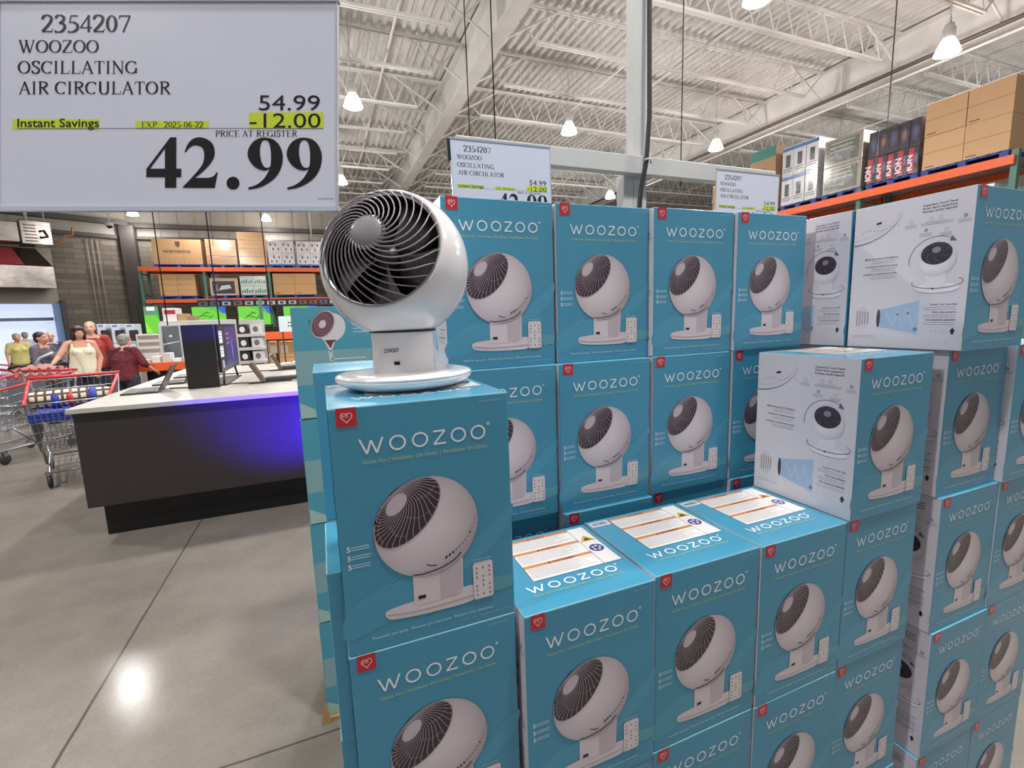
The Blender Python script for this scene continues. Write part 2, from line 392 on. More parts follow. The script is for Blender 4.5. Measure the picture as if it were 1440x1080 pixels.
FACE_BOUND = None
def front_art(mb):
    pr = Pr(mb, (0, 0, 0), (1, 0, 0), (0, 0, 1)); W_, H_ = CW, CH
    lt = mixc(TEAL, (120, 190, 214), .16); lt2 = mixc(TEAL, (150, 190, 170), .30)
    # wide pale ribbons of the background design
    pr.poly(catmull([(.002, .075), (.06, .11), (.13, .12), (.21, .15), (.26, .185), (.298, .215), (.298, .19), (.27, .15), (.22, .115), (.15, .08), (.08, .05), (.002, .03)], 4), lt, 1)
    pr.poly([(.29, .078), (.298, .08), (.298, .055), (.27, .05), (.24, .062), (.25, .082)], lt2, 2)
    pr.line(catmull([(.01, .06), (.1, .13), (.2, .16), (.297, .24)], 6, False), .0012, mixc(TEAL, (160, 210, 225), .4), 2)
    woozoo(pr, .149 * W_, .852 * W_, .814 * H_, .059 * H_, WHITE, 3, .0031)
    pr.text('Globe Fan | Ventilador De Globo | Ventilateur De Globe', .155 * W_, .775 * H_, .0062, (190, 208, 150), 3, width=.70 * W_)
    pr.text('2354207', .955 * W_, .968 * H_, .0035, mixc(TEAL, WHITE, .45), 3, width=.14 * W_, align='r')
    # the pictured fan
    BASE = PICT; LO = (172, 160, 168)
    pr.poly(catmull([(.0642, .0600), (.068, .0665), (.09, .0705), (.13, .073), (.18, .074), (.215, .076), (.2245, .070), (.224, .052), (.21, .0445), (.17, .0435), (.12, .0445), (.08, .0480), (.068, .0520)], 3), BASE, 4)
    pr.line(catmull([(.068, .058), (.1, .0535), (.15, .052), (.222, .0555)], 4, False), .0018, LO, 6)
    pr.poly([(.1135, .128), (.1130, .067), (.118, .0625), (.19, .0640), (.2005, .0700), (.2025, .135), (.17, .15)], BASE, 5)
    pr.poly([(.160, .128), (.160, .066), (.190, .066), (.1985, .072), (.2005, .13)], mixc(BASE, LO, .45), 6)
    pr.rect(.1205, .0735, .1335, .0800, (30, 24, 28), 7)
    sphere_pic(pr, .1443, .2017, .0890, -.58, .57, .90, 28, LO, (232, 222, 227), (58, 42, 52), (190, 176, 186), L=7, ribw=.0009, hub=.25)
    pr.line(catmull([(.1135, .1205), (.13, .1185), (.16, .122), (.185, .131), (.20, .1430)], 4, False), .0022, (70, 50, 60), 13)
    for k in range(13):
        a = math.radians(-65 + k * 5.8); rr0 = .0890 * (.765 + .20 * (k / 12) ** 1.6); cx, cy = .1443, .2017; q_ = .0023 * (1 - .03 * k)
        c = (58, 44, 52) if k in (0, 1, 2, 8) else mixc((110, 92, 104), (206, 194, 200), min(1, .3 + k * .03))
        pr.quad((cx + rr0 * math.cos(a) - q_, cy + rr0 * math.sin(a) - q_ * 1.2), (cx + rr0 * math.cos(a) + q_ * .7, cy + rr0 * math.sin(a) - q_), (cx + rr0 * math.cos(a) + q_, cy + rr0 * math.sin(a) + q_ * 1.2), (cx + rr0 * math.cos(a) - q_ * .7, cy + rr0 * math.sin(a) + q_), c, 13)
    pr.line([(.138, .1345), (.146, .130), (.156, .1290)], .002, (60, 46, 54), 13)
    # remote control
    pr.rrect(.2195, .0450, .2575, .1160, .005, (186, 174, 180), 8)
    pr.rrect(.2200, .0460, .2570, .1155, .005, (228, 220, 222), 9)
    for i in range(7):
        for j in range(3):
            if (i + j * 2) % 4 == 3: continue
            pr.ell(.2265 + j * .0120, .054 + i * .0085, .0019, .0022, (200, 120, 90) if (i == 6 and j == 0) else (138, 128, 132), 10, 8)
    pr.fakelines(.221, .256, .1205, 3, .0045, .0013, mixc(TEAL, WHITE, .55), 3, 3)
    for i, yy in enumerate((.447, .410, .374)):
        pr.text('5', .040 * W_, yy * H_ - .004, .0085, WHITE, 3, bold=.02)
        pr.fakelines(.062 * W_, .165 * W_, yy * H_ + .0015, 2, .0042, .0016, mixc(TEAL, WHITE, .7), 3, i)
    pr.text('Powerful, yet quiet.  Potente aún silencioso.  Puissant mais silencieux.', .136 * W_, .050 * H_, .0050, (216, 226, 230), 3, width=.72 * W_)
    pr.text('Globe Fan  Ventilador De Globo', .955 * W_, .028 * H_, .0028, mixc(TEAL, WHITE, .5), 3, width=.30 * W_, align='r')

def side_art(mb):
    pr = Pr(mb, (0, CDp, 0), (0, -1, 0), (0, 0, 1)); W_, H_ = CDp, CH
    A = (226, 223, 231); B = (208, 205, 216)
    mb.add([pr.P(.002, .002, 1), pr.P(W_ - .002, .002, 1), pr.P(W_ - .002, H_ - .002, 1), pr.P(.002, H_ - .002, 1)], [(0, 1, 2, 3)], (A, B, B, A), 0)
    K = (64, 60, 70); g = (150, 148, 156)
    for i, s in enumerate(('Capacitive Touch Panel', 'Panel táctil capacitivo', 'Panneau tactile capacitif')):
        pr.text(s, .865 * W_, (.925 - .020 * i) * H_, .0056, K, 3, width=.26 * W_, align='r', bold=.012)
    # close-up of the base with its touch controls
    pr.poly([(.003, .745 * H_)] + [(.003 + .45 * W_ * math.sin(a), (.985 - .25 * math.cos(a)) * H_) for a in [k * .13 for k in range(13)]] + [(.003, .985 * H_)], (218, 213, 222), 2)
    pr.line([(.004 + .45 * W_ * math.sin(a), (.985 - .25 * math.cos(a)) * H_) for a in [k * .13 for k in range(11)]], [.004 - .00035 * k for k in range(11)], (128, 124, 134), 3)
    pr.line([(.004 + .43 * W_ * math.sin(a), (.99 - .22 * math.cos(a)) * H_) for a in [k * .13 for k in range(11)]], .0012, (190, 186, 196), 3)
    pr.poly([(.215 * W_, .860 * H_), (.262 * W_, .866 * H_), (.262 * W_, .880 * H_), (.215 * W_, .874 * H_)], (24, 22, 28), 4)
    rr = random.Random(4)
    for k in range(10): pr.ell((.09 + .036 * k) * W_, (.818 + .008 * math.sin(k) + .002 * k) * H_, .0022, .0018, (160, 156, 166), 4, 8)
    # icons
    for (u, v) in ((.52, .84), (.68, .845), (.75, .845), (.645, .775), (.80, .765), (.93, .83)):
        teal_ = (u, v) in ((.645, .775), (.93, .83))
        pr.ring(u * W_, v * H_, .0042, .001, (70, 140, 170) if teal_ else g, 3, n=10)
        if teal_:
            for q in range(3): pr.ell(u * W_ + .0028 * math.cos(q * 2.1), v * H_ + .0028 * math.sin(q * 2.1), .0018, .0018, (60, 130, 160), 4, 7)
        pr.fakelines((u - .05) * W_, (u + .05) * W_, v * H_ - .009, 3, .0035, .0011, g, 3, int(u * 100))
    pr.fakelines(.60 * W_, .86 * W_, .815 * H_, 2, .004, .0012, g, 3, 9)
    # left text block
    for i, s in enumerate(('Multi-Directional Oscillation', 'Oscilación multidireccional', 'Oscillation multidirectionnelle')):
        y = (.622 - .053 * i) * H_
        pr.text(s, .43 * W_, y, .0050, K, 3, width=(.30, .29, .31)[i] * W_, align='r', bold=.012)
        pr.fakelines(.19 * W_, .43 * W_, y - .006, 2, .0055, .0012, g, 3, i + 20)
    # small oscillating fan with arrows
    cx, cy, R = .745 * W_, .585 * H_, .045
    pr.ell(cx + .006, cy - .080, .050, .0125, (176, 172, 184), 3); pr.ell(cx + .006, cy - .077, .050, .0125, (228, 226, 234), 4)
    pr.poly([(cx - .02, cy - .035), (cx + .024, cy - .035), (cx + .026, cy - .078), (cx - .02, cy - .078)], (220, 217, 226), 5)
    sphere_pic(pr, cx, cy, R, -.02, .55, .92, 18, (190, 186, 196), (234, 232, 238), (48, 40, 54), (92, 82, 96), L=6, ribw=.0008)
    pr.ring(cx - .002, cy - .002, .062, .0014, (90, 110, 124), 5, a0=55, a1=190)
    pr.poly([(cx + .030, cy + .058), (cx + .042, cy + .042), (cx + .026, cy + .044)], (90, 110, 124), 5)
    pr.ring(cx + .005, cy - .062, .058, .0014, (90, 86, 98), 12, ry=.016, a0=160, a1=395)
    pr.ell(cx - .002, cy - .0785, .0026, .0026, (60, 56, 66), 13, 8)
    # air flow picture
    pr.poly([(.30 * W_, .268 * H_), (.64 * W_, .325 * H_), (.64 * W_, .105 * H_), (.30 * W_, .150 * H_)], (168, 192, 222), 3)
    for q in range(3):
        bx = (.36 + .09 * q) * W_
        pr.line([(bx, (.25 + .012 * q) * H_), (bx + .02, (.16 - .01 * q) * H_), (bx + .032, (.24 + .012 * q) * H_)], .004, (190, 208, 232), 4)
    pr.ell(.295 * W_, .21 * H_, .005, .027, (70, 74, 92), 4)
    pr.ell(.14 * W_, .21 * H_, .020, .035, (214, 210, 218), 2)
    for q in range(5): pr.rect((.085 + .026 * q) * W_, (.155 + .004 * q) * H_, (.094 + .026 * q) * W_, (.265 - .002 * q) * H_, (150, 138, 146), 3)
    for i, s in enumerate(('Power You Can Feel', 'Aire más potente', 'Une puissance palpable')):
        y = (.290 - .049 * i) * H_
        pr.text(s, .93 * W_, y, .0050, K, 3, width=(.20, .18, .23)[i] * W_, align='r', bold=.012)
        pr.fakelines(.68 * W_, .93 * W_, y - .006, 2, .0055, .0012, g, 3, i + 30)
    pr.ell(.625 * W_, .135 * H_, .0055, .0055, (120, 132, 156), 4, 12)
    for q in range(4): pr.ring((.74 + .035 * q) * W_, .125 * H_, .004, .0007, g, 3, a0=-60, a1=60, n=6)
    pr.poly([(.905 * W_, .105 * H_), (.925 * W_, .105 * H_), (.925 * W_, .122 * H_), (.938 * W_, .122 * H_), (.915 * W_, .148 * H_), (.892 * W_, .122 * H_), (.905 * W_, .122 * H_)], (34, 30, 40), 4)
    pr.fakelines(.05 * W_, .28 * W_, .085 * H_, 2, .005, .0011, g, 3, 44)

def top_art(mb):
    pr = Pr(mb, (0, 0, CH), (1, 0, 0), (0, 1, 0)); W_, H_ = CW, CDp
    woozoo(pr, .14 * W_, .845 * W_, .215 * H_, .078 * H_, WHITE, 3, .0036)
    pr.text('Globe Fan | Ventilador De Globo | Ventilateur De Globe', .15 * W_, .170 * H_, .0060, (190, 208, 150), 3, width=.70 * W_)
    pr.line([(.5 * W_, .0), (.5 * W_, .01)], .001, TEAL, 2)

def warning_art(mb):
    pr = Pr(mb, (0, 0, CH), (1, 0, 0), (0, 1, 0)); W_, H_ = CW, CDp
    x0, x1, y0, y1 = .222 * W_, .952 * W_, .342 * H_, .948 * H_
    pr.rect(x0, y0, x1, y1, (238, 236, 234), 2)
    xd = .80 * W_; OR = (214, 140, 78); dk = (70, 56, 50); g = (158, 154, 156)
    for i, s in enumerate(('WARNING', 'ADVERTENCIA', 'AVERTISSEMENT')):
        yt = y1 - i * .2 * H_
        pr.rect(x0, yt - .036 * H_, xd, yt, OR, 3)
        pr.poly([(.42 * W_, yt - .030 * H_), (.45 * W_, yt - .030 * H_), (.435 * W_, yt - .006 * H_)], dk, 4)
        pr.text(s, .46 * W_, yt - .030 * H_, .0062, dk, 4, width=(.12, .17, .20)[i] * W_, bold=.02)
        pr.fakelines(x0 + .004, xd - .004, yt - .052 * H_, 9, .0045, .0012, g, 3, i + 50, jit=.3)
    pr.line([(xd, y0), (xd, y1)], .0010, dk, 4)
    pr.line([(x0, y0), (x1, y0), (x1, y1), (x0, y1)], .0008, (110, 104, 104), 4, True)
    cx = (xd + x1) / 2
    pr.poly([(cx - .021, .70 * H_), (cx + .021, .70 * H_), (cx, .80 * H_)], (214, 170, 56), 3)
    pr.poly([(cx - .010, .715 * H_), (cx + .010, .715 * H_), (cx, .76 * H_)], (60, 52, 40), 4)
    pr.ell(cx, .575 * H_, .0175, .0175, (56, 52, 128), 3)
    for q in range(5): pr.ell(cx + .009 * math.cos(q * 1.26), .575 * H_ + .009 * math.sin(q * 1.26), .0036, .0042, (226, 224, 234), 4, 8)

def barcode_art(mb):
    pr = Pr(mb, (0, 0, CH), (1, 0, 0), (0, 1, 0)); W_, H_ = CW, CDp
    pr.rect(.020 * W_, .866 * H_, .205 * W_, .955 * H_, (236, 236, 238), 2)
    rr = random.Random(2); x = .035 * W_
    while x < .185 * W_:
        w_ = rr.choice((.0005, .0009, .0013)); pr.rect(x, .885 * H_, x + w_, .94 * H_, (60, 56, 60), 3); x += w_ + rr.choice((.0006, .0011))

def carton_mesh():
    mb = MB(); r = .0022
    mb.cbox((G, G, 0), (CW - G, CDp - G, CH - .0003), r, TEAL)
    for i in range(len(mb.f)):                     # the left, right sides are pale, front/top/back teal
        pts = [Vector(mb.v[k]) for k in mb.f[i]]
        n = (pts[1] - pts[0]).cross(pts[2] - pts[1]).normalized()
        if abs(n.x) > .98: mb.c[i] = (216, 213, 222)
        elif abs(n.z) > .1 and abs(n.z) < .98: mb.c[i] = (116, 176, 196)  # bevels along top and bottom painted paler, an edge highlight put into the colour
        elif n.y < -.98: mb.c[i] = TEAL
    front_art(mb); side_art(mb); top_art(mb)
    # seam of the closed top flaps
    return mb

def shift(mb, dx, dy, dz):
    mb.v = [(x + dx, y + dy, z + dz) for x, y, z in mb.v]; return mb
# art sits on the outside of the 1.2 mm gap
def fix_plane(mb, k0):
    for i in range(k0, len(mb.v)):
        x, y, z = mb.v[i]
        mb.v[i] = (x, y, z)
CARTON = carton_mesh()
def snug(mb, skip=0):
    """pull printed layers back onto the carton skin (front y=G, left x=G)"""
    out = []
    for (x, y, z) in mb.v:
        if y < 0: y = y + G
        if x < 0: x = x + G
        out.append((x, y, z))
    mb.v = out; return mb
snug(CARTON)
badge = MB(); heart_badge(Pr(badge, (0, 0, 0), (1, 0, 0), (0, 0, 1)), .0135, .9268 * CH, .0300, 4); snug(badge)
warn = MB(); warning_art(warn); barc = MB(); barcode_art(barc)
for q_ in (CARTON, badge, warn, barc): q_.v = [(x * KS, y * KS, z * KS) for x, y, z in q_.v]
_first = {}
def carton(x, y, level, label, group, top=False, rz=0.0, z=None, badge_=True):
    """x, y in metres of the front left bottom corner; level counts cartons from the step row top"""
    if 'c' not in _first:
        o = CARTON.build('fan_carton', M['ink']); b = badge.build('logo_badge', M['ink']); wl = warn.build('warning_label', M['ink']); bl = barc.build('barcode_label', M['ink'])
        _first['c'] = (o.data, b.data, wl.data, bl.data)
        for q in (o, b, wl, bl): bpy.data.objects.remove(q)
    cm, bd, wd, bl = _first['c']
    o = bpy.data.objects.new('fan_carton', cm); COL.objects.link(o)
    o.location = (x, y, ZF + level * CH if z is None else z); o.rotation_euler = (0, 0, rz)
    tag(o, label, 'carton', group)
    if not badge_: return o
    q = bpy.data.objects.new('logo_badge', bd); COL.objects.link(q); q.parent = o; q['label'] = 'red square badge with a white heart'
    if top:
        for nm, d, lb in (('warning_label', wd, 'white label with orange warning bands'), ('barcode_label', bl, 'small white barcode label')):
            q = bpy.data.objects.new(nm, d); COL.objects.link(q); q.parent = o; q['label'] = lb
    return o
ZF = 1.07343
CW, CDp, CH = CW * KS, CDp * KS, CH * KS
def bx_(u): return CAM.x + (u + 2.02684) * CW
def by_(u): return CAM.y + (u + 2.46504) * CW
"""front row: columns A..E"""
# ---------------------------------------------------------------- stacks of cartons (x, y in carton widths)
ORD = ['top', 'second', 'third', 'fourth', 'fifth']
def st(x, y, top, low, phrase, group, lab=True, over=None, back=False):
    for k in range(top, low - 1, -1):
        jx = 0 if k == top else random.uniform(-.010, .010); jy = 0 if k == top else random.uniform(-.006, .012)
        xx, yy = x + jx, y + jy
        if over and k in over: xx, yy = over[k]
        lb = ORD[top - k] + ' blue fan carton' if top > low else 'blue fan carton'
        if back: xx, yy = xx + 1, yy + CDp / CW
        carton(bx_(xx), by_(yy), k, lb + ' ' + phrase, 'globe fan cartons ' + group, top=(k == top and lab and not back), rz=math.pi if back else 0.0)
st(-2.0367, .068, 0, -3, 'in the front stack under the white display fan', 'in the front row')
st(-1.018, -.015, -1, -3, 'in the front stack right beside the display fan stack', 'in the front row')
st(-.003, .007, -1, -3, 'in the middle stack of the front step row', 'in the front row')
st(1.007, -.004, -1, -3, 'in the front stack just left of the raised carton', 'in the front row')
st(2.0200, .000, 0, -3, 'in the front stack topped by a raised pale-sided carton', 'in the front row', True, over={0: (2.0269, -.0124), -1: (2.0128, 0), -2: (2.010, .01)})
st(-1.070, 1.3250, 1, -3, 'in the rear stack directly right of the fan globe', 'in the rear row', False, over={0: (-1.095, 1.27)})
st(-.0548, 1.3109, 1, -3, 'in the rear stack second from the left', 'in the rear row', False, over={0: (-.0894, 1.237), -1: (-.07, 1.20)})
st(.9435, 1.2426, 1, -3, 'in the rear stack third from the left', 'in the rear row', False, over={0: (.9375, 1.2325)})
st(1.9546, 1.2074, 1, -3, 'in the rear stack nearest the right wing', 'in the rear row', True, over={0: (1.96, 1.22)})
st(-2.145, 1.062, -1, -3, 'in the stack hidden right behind the display fan stack', 'on the left flank', back=True)
st(-2.13, 2.06, 0, -3, 'in the left flank stack whose lid shows behind the fan base', 'on the left flank', back=True)
st(3.1607, -.137, 1, 1, 'with a big pale side, top of the right wing', 'in the right wing')
st(3.1450, .86, 1, 1, 'with a half hidden pale side, behind the big right wing one', 'in the right wing')
st(3.2343, -.0224, 0, 0, 'whole in view just below the top one of the right wing', 'in the right wing', False)
st(3.2700, -.06, -1, -1, 'third from the top in the inner column of the right wing', 'in the right wing', False)
st(3.2929, -.0784, -2, -2, 'fourth from the top in the inner column of the right wing', 'in the right wing')
st(3.2700, -.07, -3, -3, 'at the foot of the inner column of the right wing', 'in the right wing', False)
st(4.2450, -.0900, 0, 0, 'highest of the outer column cut by the right picture edge', 'in the right wing', False)
st(4.2700, -.0700, -1, -1, 'second of the outer column cut by the right picture edge', 'in the right wing', False)
st(4.3000, -.0700, -2, -2, 'third of the outer column cut by the right picture edge', 'in the right wing', False)
st(4.2850, -.0700, -3, -3, 'at the foot of the outer column by the right edge', 'in the right wing', False)
st(3.2200, .97, 0, -3, 'in the wing stack behind, its side seen in the dark gap', 'in the right wing', False)
st(4.2300, .93, 0, -3, 'in the outer wing stack behind, out of direct view', 'in the right wing', False)

# ---------------------------------------------------------------- pallets under the display
def pallet(name, x0, y0, x1, y1, z0, h, matl, label=None, cat=None, group=None, parent=None):
    mb = MB()
    L_ = x1 - x0
    n = max(3, int(L_ / .14))
    for k in range(n):
        a = x0 + (L_ - .09) * k / (n - 1); mb.box((a, y0, z0 + h * .85), (a + .09, y1, z0 + h))
    for k in range(3):
        b = y0 + (y1 - y0 - .09) * k / 2
        mb.box((x0, b, z0 + h * .7), (x1, b + .09, z0 + h * .85))
        for q in range(3):
            a = x0 + (L_ - .12) * q / 2; mb.box((a, b, z0 + h * .12), (a + .12, b + .09, z0 + h * .7))
        mb.box((x0, b, z0), (x1, b + .09, z0 + h * .12))
    return mb.build(name, matl, parent, None, label, cat, group)
M['wood'] = mat('pallet_wood', (168, 138, 98), .8, var=.2)
Z0 = ZF - 3 * CH
for nm_, xa, xb, lb in (('slip_sheet', bx_(-2.16), bx_(3.05), 'kraft slip sheet under the front and rear stacks'), ('slip_sheet', bx_(3.12), bx_(5.35), 'kraft slip sheet under the right wing')):
    mb = MB(); mb.box((xa, by_(-.16), 0), (xb, by_(3.1), Z0)); mb.build(nm_, M['wood'], label=lb, cat='slip sheet')

# ---------------------------------------------------------------- pedestal fan cartons on the left flank
def flank_carton_mesh():
    W_, D_, H_ = .285, .30, .392
    mb = MB(); A = (78, 152, 170); Bc = (132, 166, 168)
    mb.cbox((.001, .001, 0), (W_ - .001, D_ - .001, H_ - .0005), .002, A)
    for i in range(len(mb.f)):
        pts = [Vector(mb.v[k]) for k in mb.f[i]]; n = (pts[1] - pts[0]).cross(pts[2] - pts[1]).normalized()
        if n.z > .98: mb.c[i] = (120, 170, 178)
        if abs(n.x) > .98: mb.c[i] = (150, 186, 190)
    pr = Pr(mb, (0, .001, 0), (1, 0, 0), (0, 0, 1))
    pr.rect(.003, .003, W_ - .003, H_ - .003, A, 1)
    pr.rect(.003, .12, W_ - .003, .24, Bc, 2)
    pr.poly([(.003, .003), (.1, .003), (.003, .06)], (160, 190, 180), 2)
    # pictured tilting fan head on a stalk
    pr.poly([(.098, .275), (.140, .275), (.122, .235), (.116, .235)], (214, 206, 206), 3)
    pr.poly([(.104, .274), (.134, .274), (.120, .245)], (104, 58, 64), 4)
    pr.rect(.112, .20, .126, .238, (190, 200, 196), 3)
    pr.ell(.128, .318, .046, .052, (222, 212, 212), 3, rot=-.5)
    pr.ell(.103, .330, .036, .052, (206, 196, 198), 4, rot=-.55)
    pr.ell(.101, .331, .033, .048, (116, 74, 82), 5, rot=-.55)
    for q in range(3): pr.ring(.101, .331, .010 + .008 * q, .0016, (160, 110, 116), 6, ry=.016 + .010 * q)
    pr.ell(.100, .331, .011, .015, (216, 200, 202), 7, rot=-.5)
    pr.line([(.062, .35), (.056, .34), (.062, .33)], .002, (40, 80, 100), 5)
    pr.fakelines(.20, .262, .335, 4, .012, .0025, (206, 222, 224), 3, 71)
    pr.fakelines(.12, .24, .205, 3, .014, .004, (206, 218, 214), 3, 72, .1)
    pr.fakelines(.20, .255, .10, 5, .012, .003, (190, 214, 216), 3, 73)
    pr.ell(.235, .16, .012, .007, (40, 84, 72), 4, rot=.4)
    for q in range(6): pr.fakelines(.245, .268, .10 - q * .008, 1, .01, .0022, (206, 222, 224), 3, q)
    return mb
fm = flank_carton_mesh(); fc0 = None
for k, (lb) in enumerate(('topmost pedestal fan carton with a tilted fan printed on it, behind the globe fan', 'pedestal fan carton second from the top of the far left flank stack', 'pedestal fan carton third from the top of the far left flank stack', 'pedestal fan carton at the foot of the far left flank stack')):
    z = .018 + (3 - k) * .393
    if fc0 is None: fc0 = fm.build('pedestal_fan_carton', M['ink']); o = fc0
    else: o = fc0.copy(); COL.objects.link(o)
    o.location = (-.700 - .003 * k, 1.045 + .002 * k, z); tag(o, lb, 'carton', 'pedestal fan cartons on the left flank')
mb = MB(); mb.box((-.712, 1.038, 0), (-.40, 1.35, .018)); mb.prism([(0, 0), (.035, 0), (.028, .05), (.012, .09)], .003, M=Matrix.Translation((-.730, 1.036, 0)) @ Matrix.Rotation(math.radians(88), 4, 'X'))
mb.build('cardboard_tray', mat('torn_kraft', (176, 140, 92), .8), label='torn kraft tray on the floor under the left flank stack', cat='tray')

# ---------------------------------------------------------------- the display globe fan
GSGN = 1
FS = Vector((-.4590, .2250, 1.6370)); FR = .1415
FZ = .98148 + .42074
fan = empty('globe_fan', (FS.x + .002, FS.y - .012, FZ), 0, 'white globe fan with grey spiral grille standing on the left front stack', 'fan')
def L_(v): return Vector(v) - fan.location
c_ = (CAM - FS).normalized(); u_ = CU - c_ * CU.dot(c_); u_.normalize(); r_ = u_.cross(c_)
g_ = (c_ * .835 - r_ * .36 + u_ * .41).normalized()
e1 = g_.cross(Vector((0, 0, 1))).normalized(); e2 = g_.cross(e1).normalized()
O_ = FS - fan.location
def gs(th, ph, r=FR): return O_ + (g_ * math.cos(th) + (e1 * math.cos(ph) + e2 * math.sin(ph)) * math.sin(th)) * r
CAPA = math.radians(55.5)
# shell: outside from the rim to the far pole, lip and inside wall
mb = MB(); n = 96; prof = [(CAPA - .004, FR * .93), (CAPA - .012, FR * .975), (CAPA - .002, FR * .996)]
prof += [(CAPA + .012 + (math.pi - CAPA - .02) * (k / 30), FR) for k in range(31)]
vs = [gs(t, 2 * math.pi * k / n, r) for t, r in prof for k in range(n)]; fs = []
for i in range(len(prof) - 1):
    for k in range(n): fs.append((i * n + k, i * n + (k + 1) % n, (i + 1) * n + (k + 1) % n, (i + 1) * n + k))
fs.append(tuple((len(prof) - 1) * n + k for k in range(n)))
mb.add(vs, fs, None, 0, True); shell = mb.build('globe_shell', M['white_plastic'], fan)
mb = MB(); prof = [(CAPA - .002, FR * .95)] + [(CAPA + (math.pi - CAPA - .03) * (k / 14), FR * .9) for k in range(15)]
vs = [gs(t, 2 * math.pi * k / n, r) for t, r in prof for k in range(n)]; fs = []
for i in range(len(prof) - 1):
    for k in range(n): fs.append((i * n + k, i * n + (k + 1) % n, (i + 1) * n + (k + 1) % n, (i + 1) * n + k))
mb.add(vs, fs, None, 0, True)
# rear guard rings seen through the front
mb.build('inner_bowl', M['dark_plastic'], fan)
mb = MB(); NR = 27
for k in range(NR):
    ph = 2 * math.pi * k / NR
    pts = [gs(.20 + (CAPA - .225) * t / 11, ph + GSGN * 1.65 * (1 - (1 - t / 11) ** 1.3), FR * (.995 - .012 * math.sin(math.pi * t / 11))) for t in range(12)]
    mb.tube(pts, [.0014] * 10 + [.0011, .0007], 6)
mb.tube([gs(CAPA - .02, 2 * math.pi * k / 64, FR * .975) for k in range(64)], .0014, 8, closed=True)
mb.build('spiral_grille', M['grille'], fan)
mb = MB(); prof = [(.0, 1.02), (.06, 1.018), (.12, 1.012), (.18, 1.002), (.225, .985), (.235, .96)]
vs = [gs(t, 2 * math.pi * k / 48, FR * r) for t, r in prof for k in range(48)]; fs = []
for i in range(len(prof) - 1):
    for k in range(48): fs.append((i * 48 + k, i * 48 + (k + 1) % 48, (i + 1) * 48 + (k + 1) % 48, (i + 1) * 48 + k))
mb.add(vs, fs, None, 0, True); mb.build('hub_cap', M['hub'], fan)
ax = MB()
for b in range(5):
    vs = []; fs = []; a0 = 2 * math.pi * b / 5
    for i in range(9):
        rr_ = .022 + .088 * i / 8
        for j in range(5):
            a = a0 + (j / 4 - .5) * (1.05 - .15 * i / 8) + .35 * i / 8; h = .030 + (j / 4 - .5) * (.040 - .012 * i / 8)
            vs.append(O_ + g_ * h + (e1 * math.cos(a) + e2 * math.sin(a)) * rr_)
    for i in range(8):
        for j in range(4): fs.append((i * 5 + j, i * 5 + j + 1, (i + 1) * 5 + j + 1, (i + 1) * 5 + j))
    ax.add(vs, fs, None, 0, True)
bo = ax.build('fan_blades', M['blade'], fan); sm = bo.modifiers.new('thickness', 'SOLIDIFY'); sm.thickness = .0016
mb = MB(); mb.tube([O_ - g_ * .03, O_ + g_ * .05], .022, 24); mb.build('motor_hub', M['dark_plastic'], fan)
# neck, collar, base
bx, by = .0, .0
mb = MB(); mb.lathe([(.0625, .028), (.0610, .045), (.0600, .07), (.0600, .085), (.0612, .108), (.0612, .118), (.03, .125)], 64, sx=1.0, sy=.92)
mb.build('neck', M['white_plastic'], fan)
mb = MB(); mb.tube([Vector((.0640 * math.cos(2 * math.pi * k / 48), .0590 * math.sin(2 * math.pi * k / 48), .1105)) + Vector((0, .000, -.001)) for k in range(48)], .0020, 6, closed=True)
mb.build('collar_seam', M['dark_plastic'], fan)
mb = MB(); mb.lathe([(.0, .0), (.095, .0), (.112, .004), (.128, .012), (.1335, .019), (.1335, .0205), (.1325, .0212), (.1325, .0225), (.1335, .0232), (.1330, .026), (.128, .0295), (.118, .031), (.100, .0312), (.0, .0325)], 96, sx=1.0, sy=.93)
mb.build('base_disc', M['white_plastic'], fan)
# display window and price code on the neck, facing the shopper
nd = Vector((c_.x, c_.y, 0)).normalized(); na = Vector((-nd.y, nd.x, 0)) 
mb = MB()
ang = math.radians(8)
def cyl_patch(a0, a1, z0, z1, r, m=8):
    vs = []; fs = []
    base = math.atan2(nd.y, nd.x)
    for i in range(m + 1):
        a = base + a0 + (a1 - a0) * i / m
        for z in (z0, z1): vs.append((r * math.cos(a), r * .92 * math.sin(a), z))
    for i in range(m): fs.append((i * 2, i * 2 + 2, i * 2 + 3, i * 2 + 1))
    return vs, fs
v_, f_ = cyl_patch(-.31, -.13, .047, .0535, .0622); mb.add(v_, f_, None, 0, True)
mb.build('display_window', M['black_gloss'], fan)
mb = MB()
vs, fs = text_polys('2354207', .004); x0 = min(v[0] for v in vs); x1 = max(v[0] for v in vs); hh = .0075
bs = math.atan2(nd.y, nd.x)
out = []
for (x, y) in vs:
    t = (x - x0) / (x1 - x0); a = bs - .66 + .52 * t; out.append((.0612 * math.cos(a), .0612 * .92 * math.sin(a), .070 + y / CAPH * hh + .0015 * t))
mb.add(out, fs, None, 0); mb.build('price_code', M['black'], fan)
fan.location = CAM + (fan.location - CAM) * KS; fan.location.z = ZF + CH + .0003; fan.scale = (KS, KS, KS)

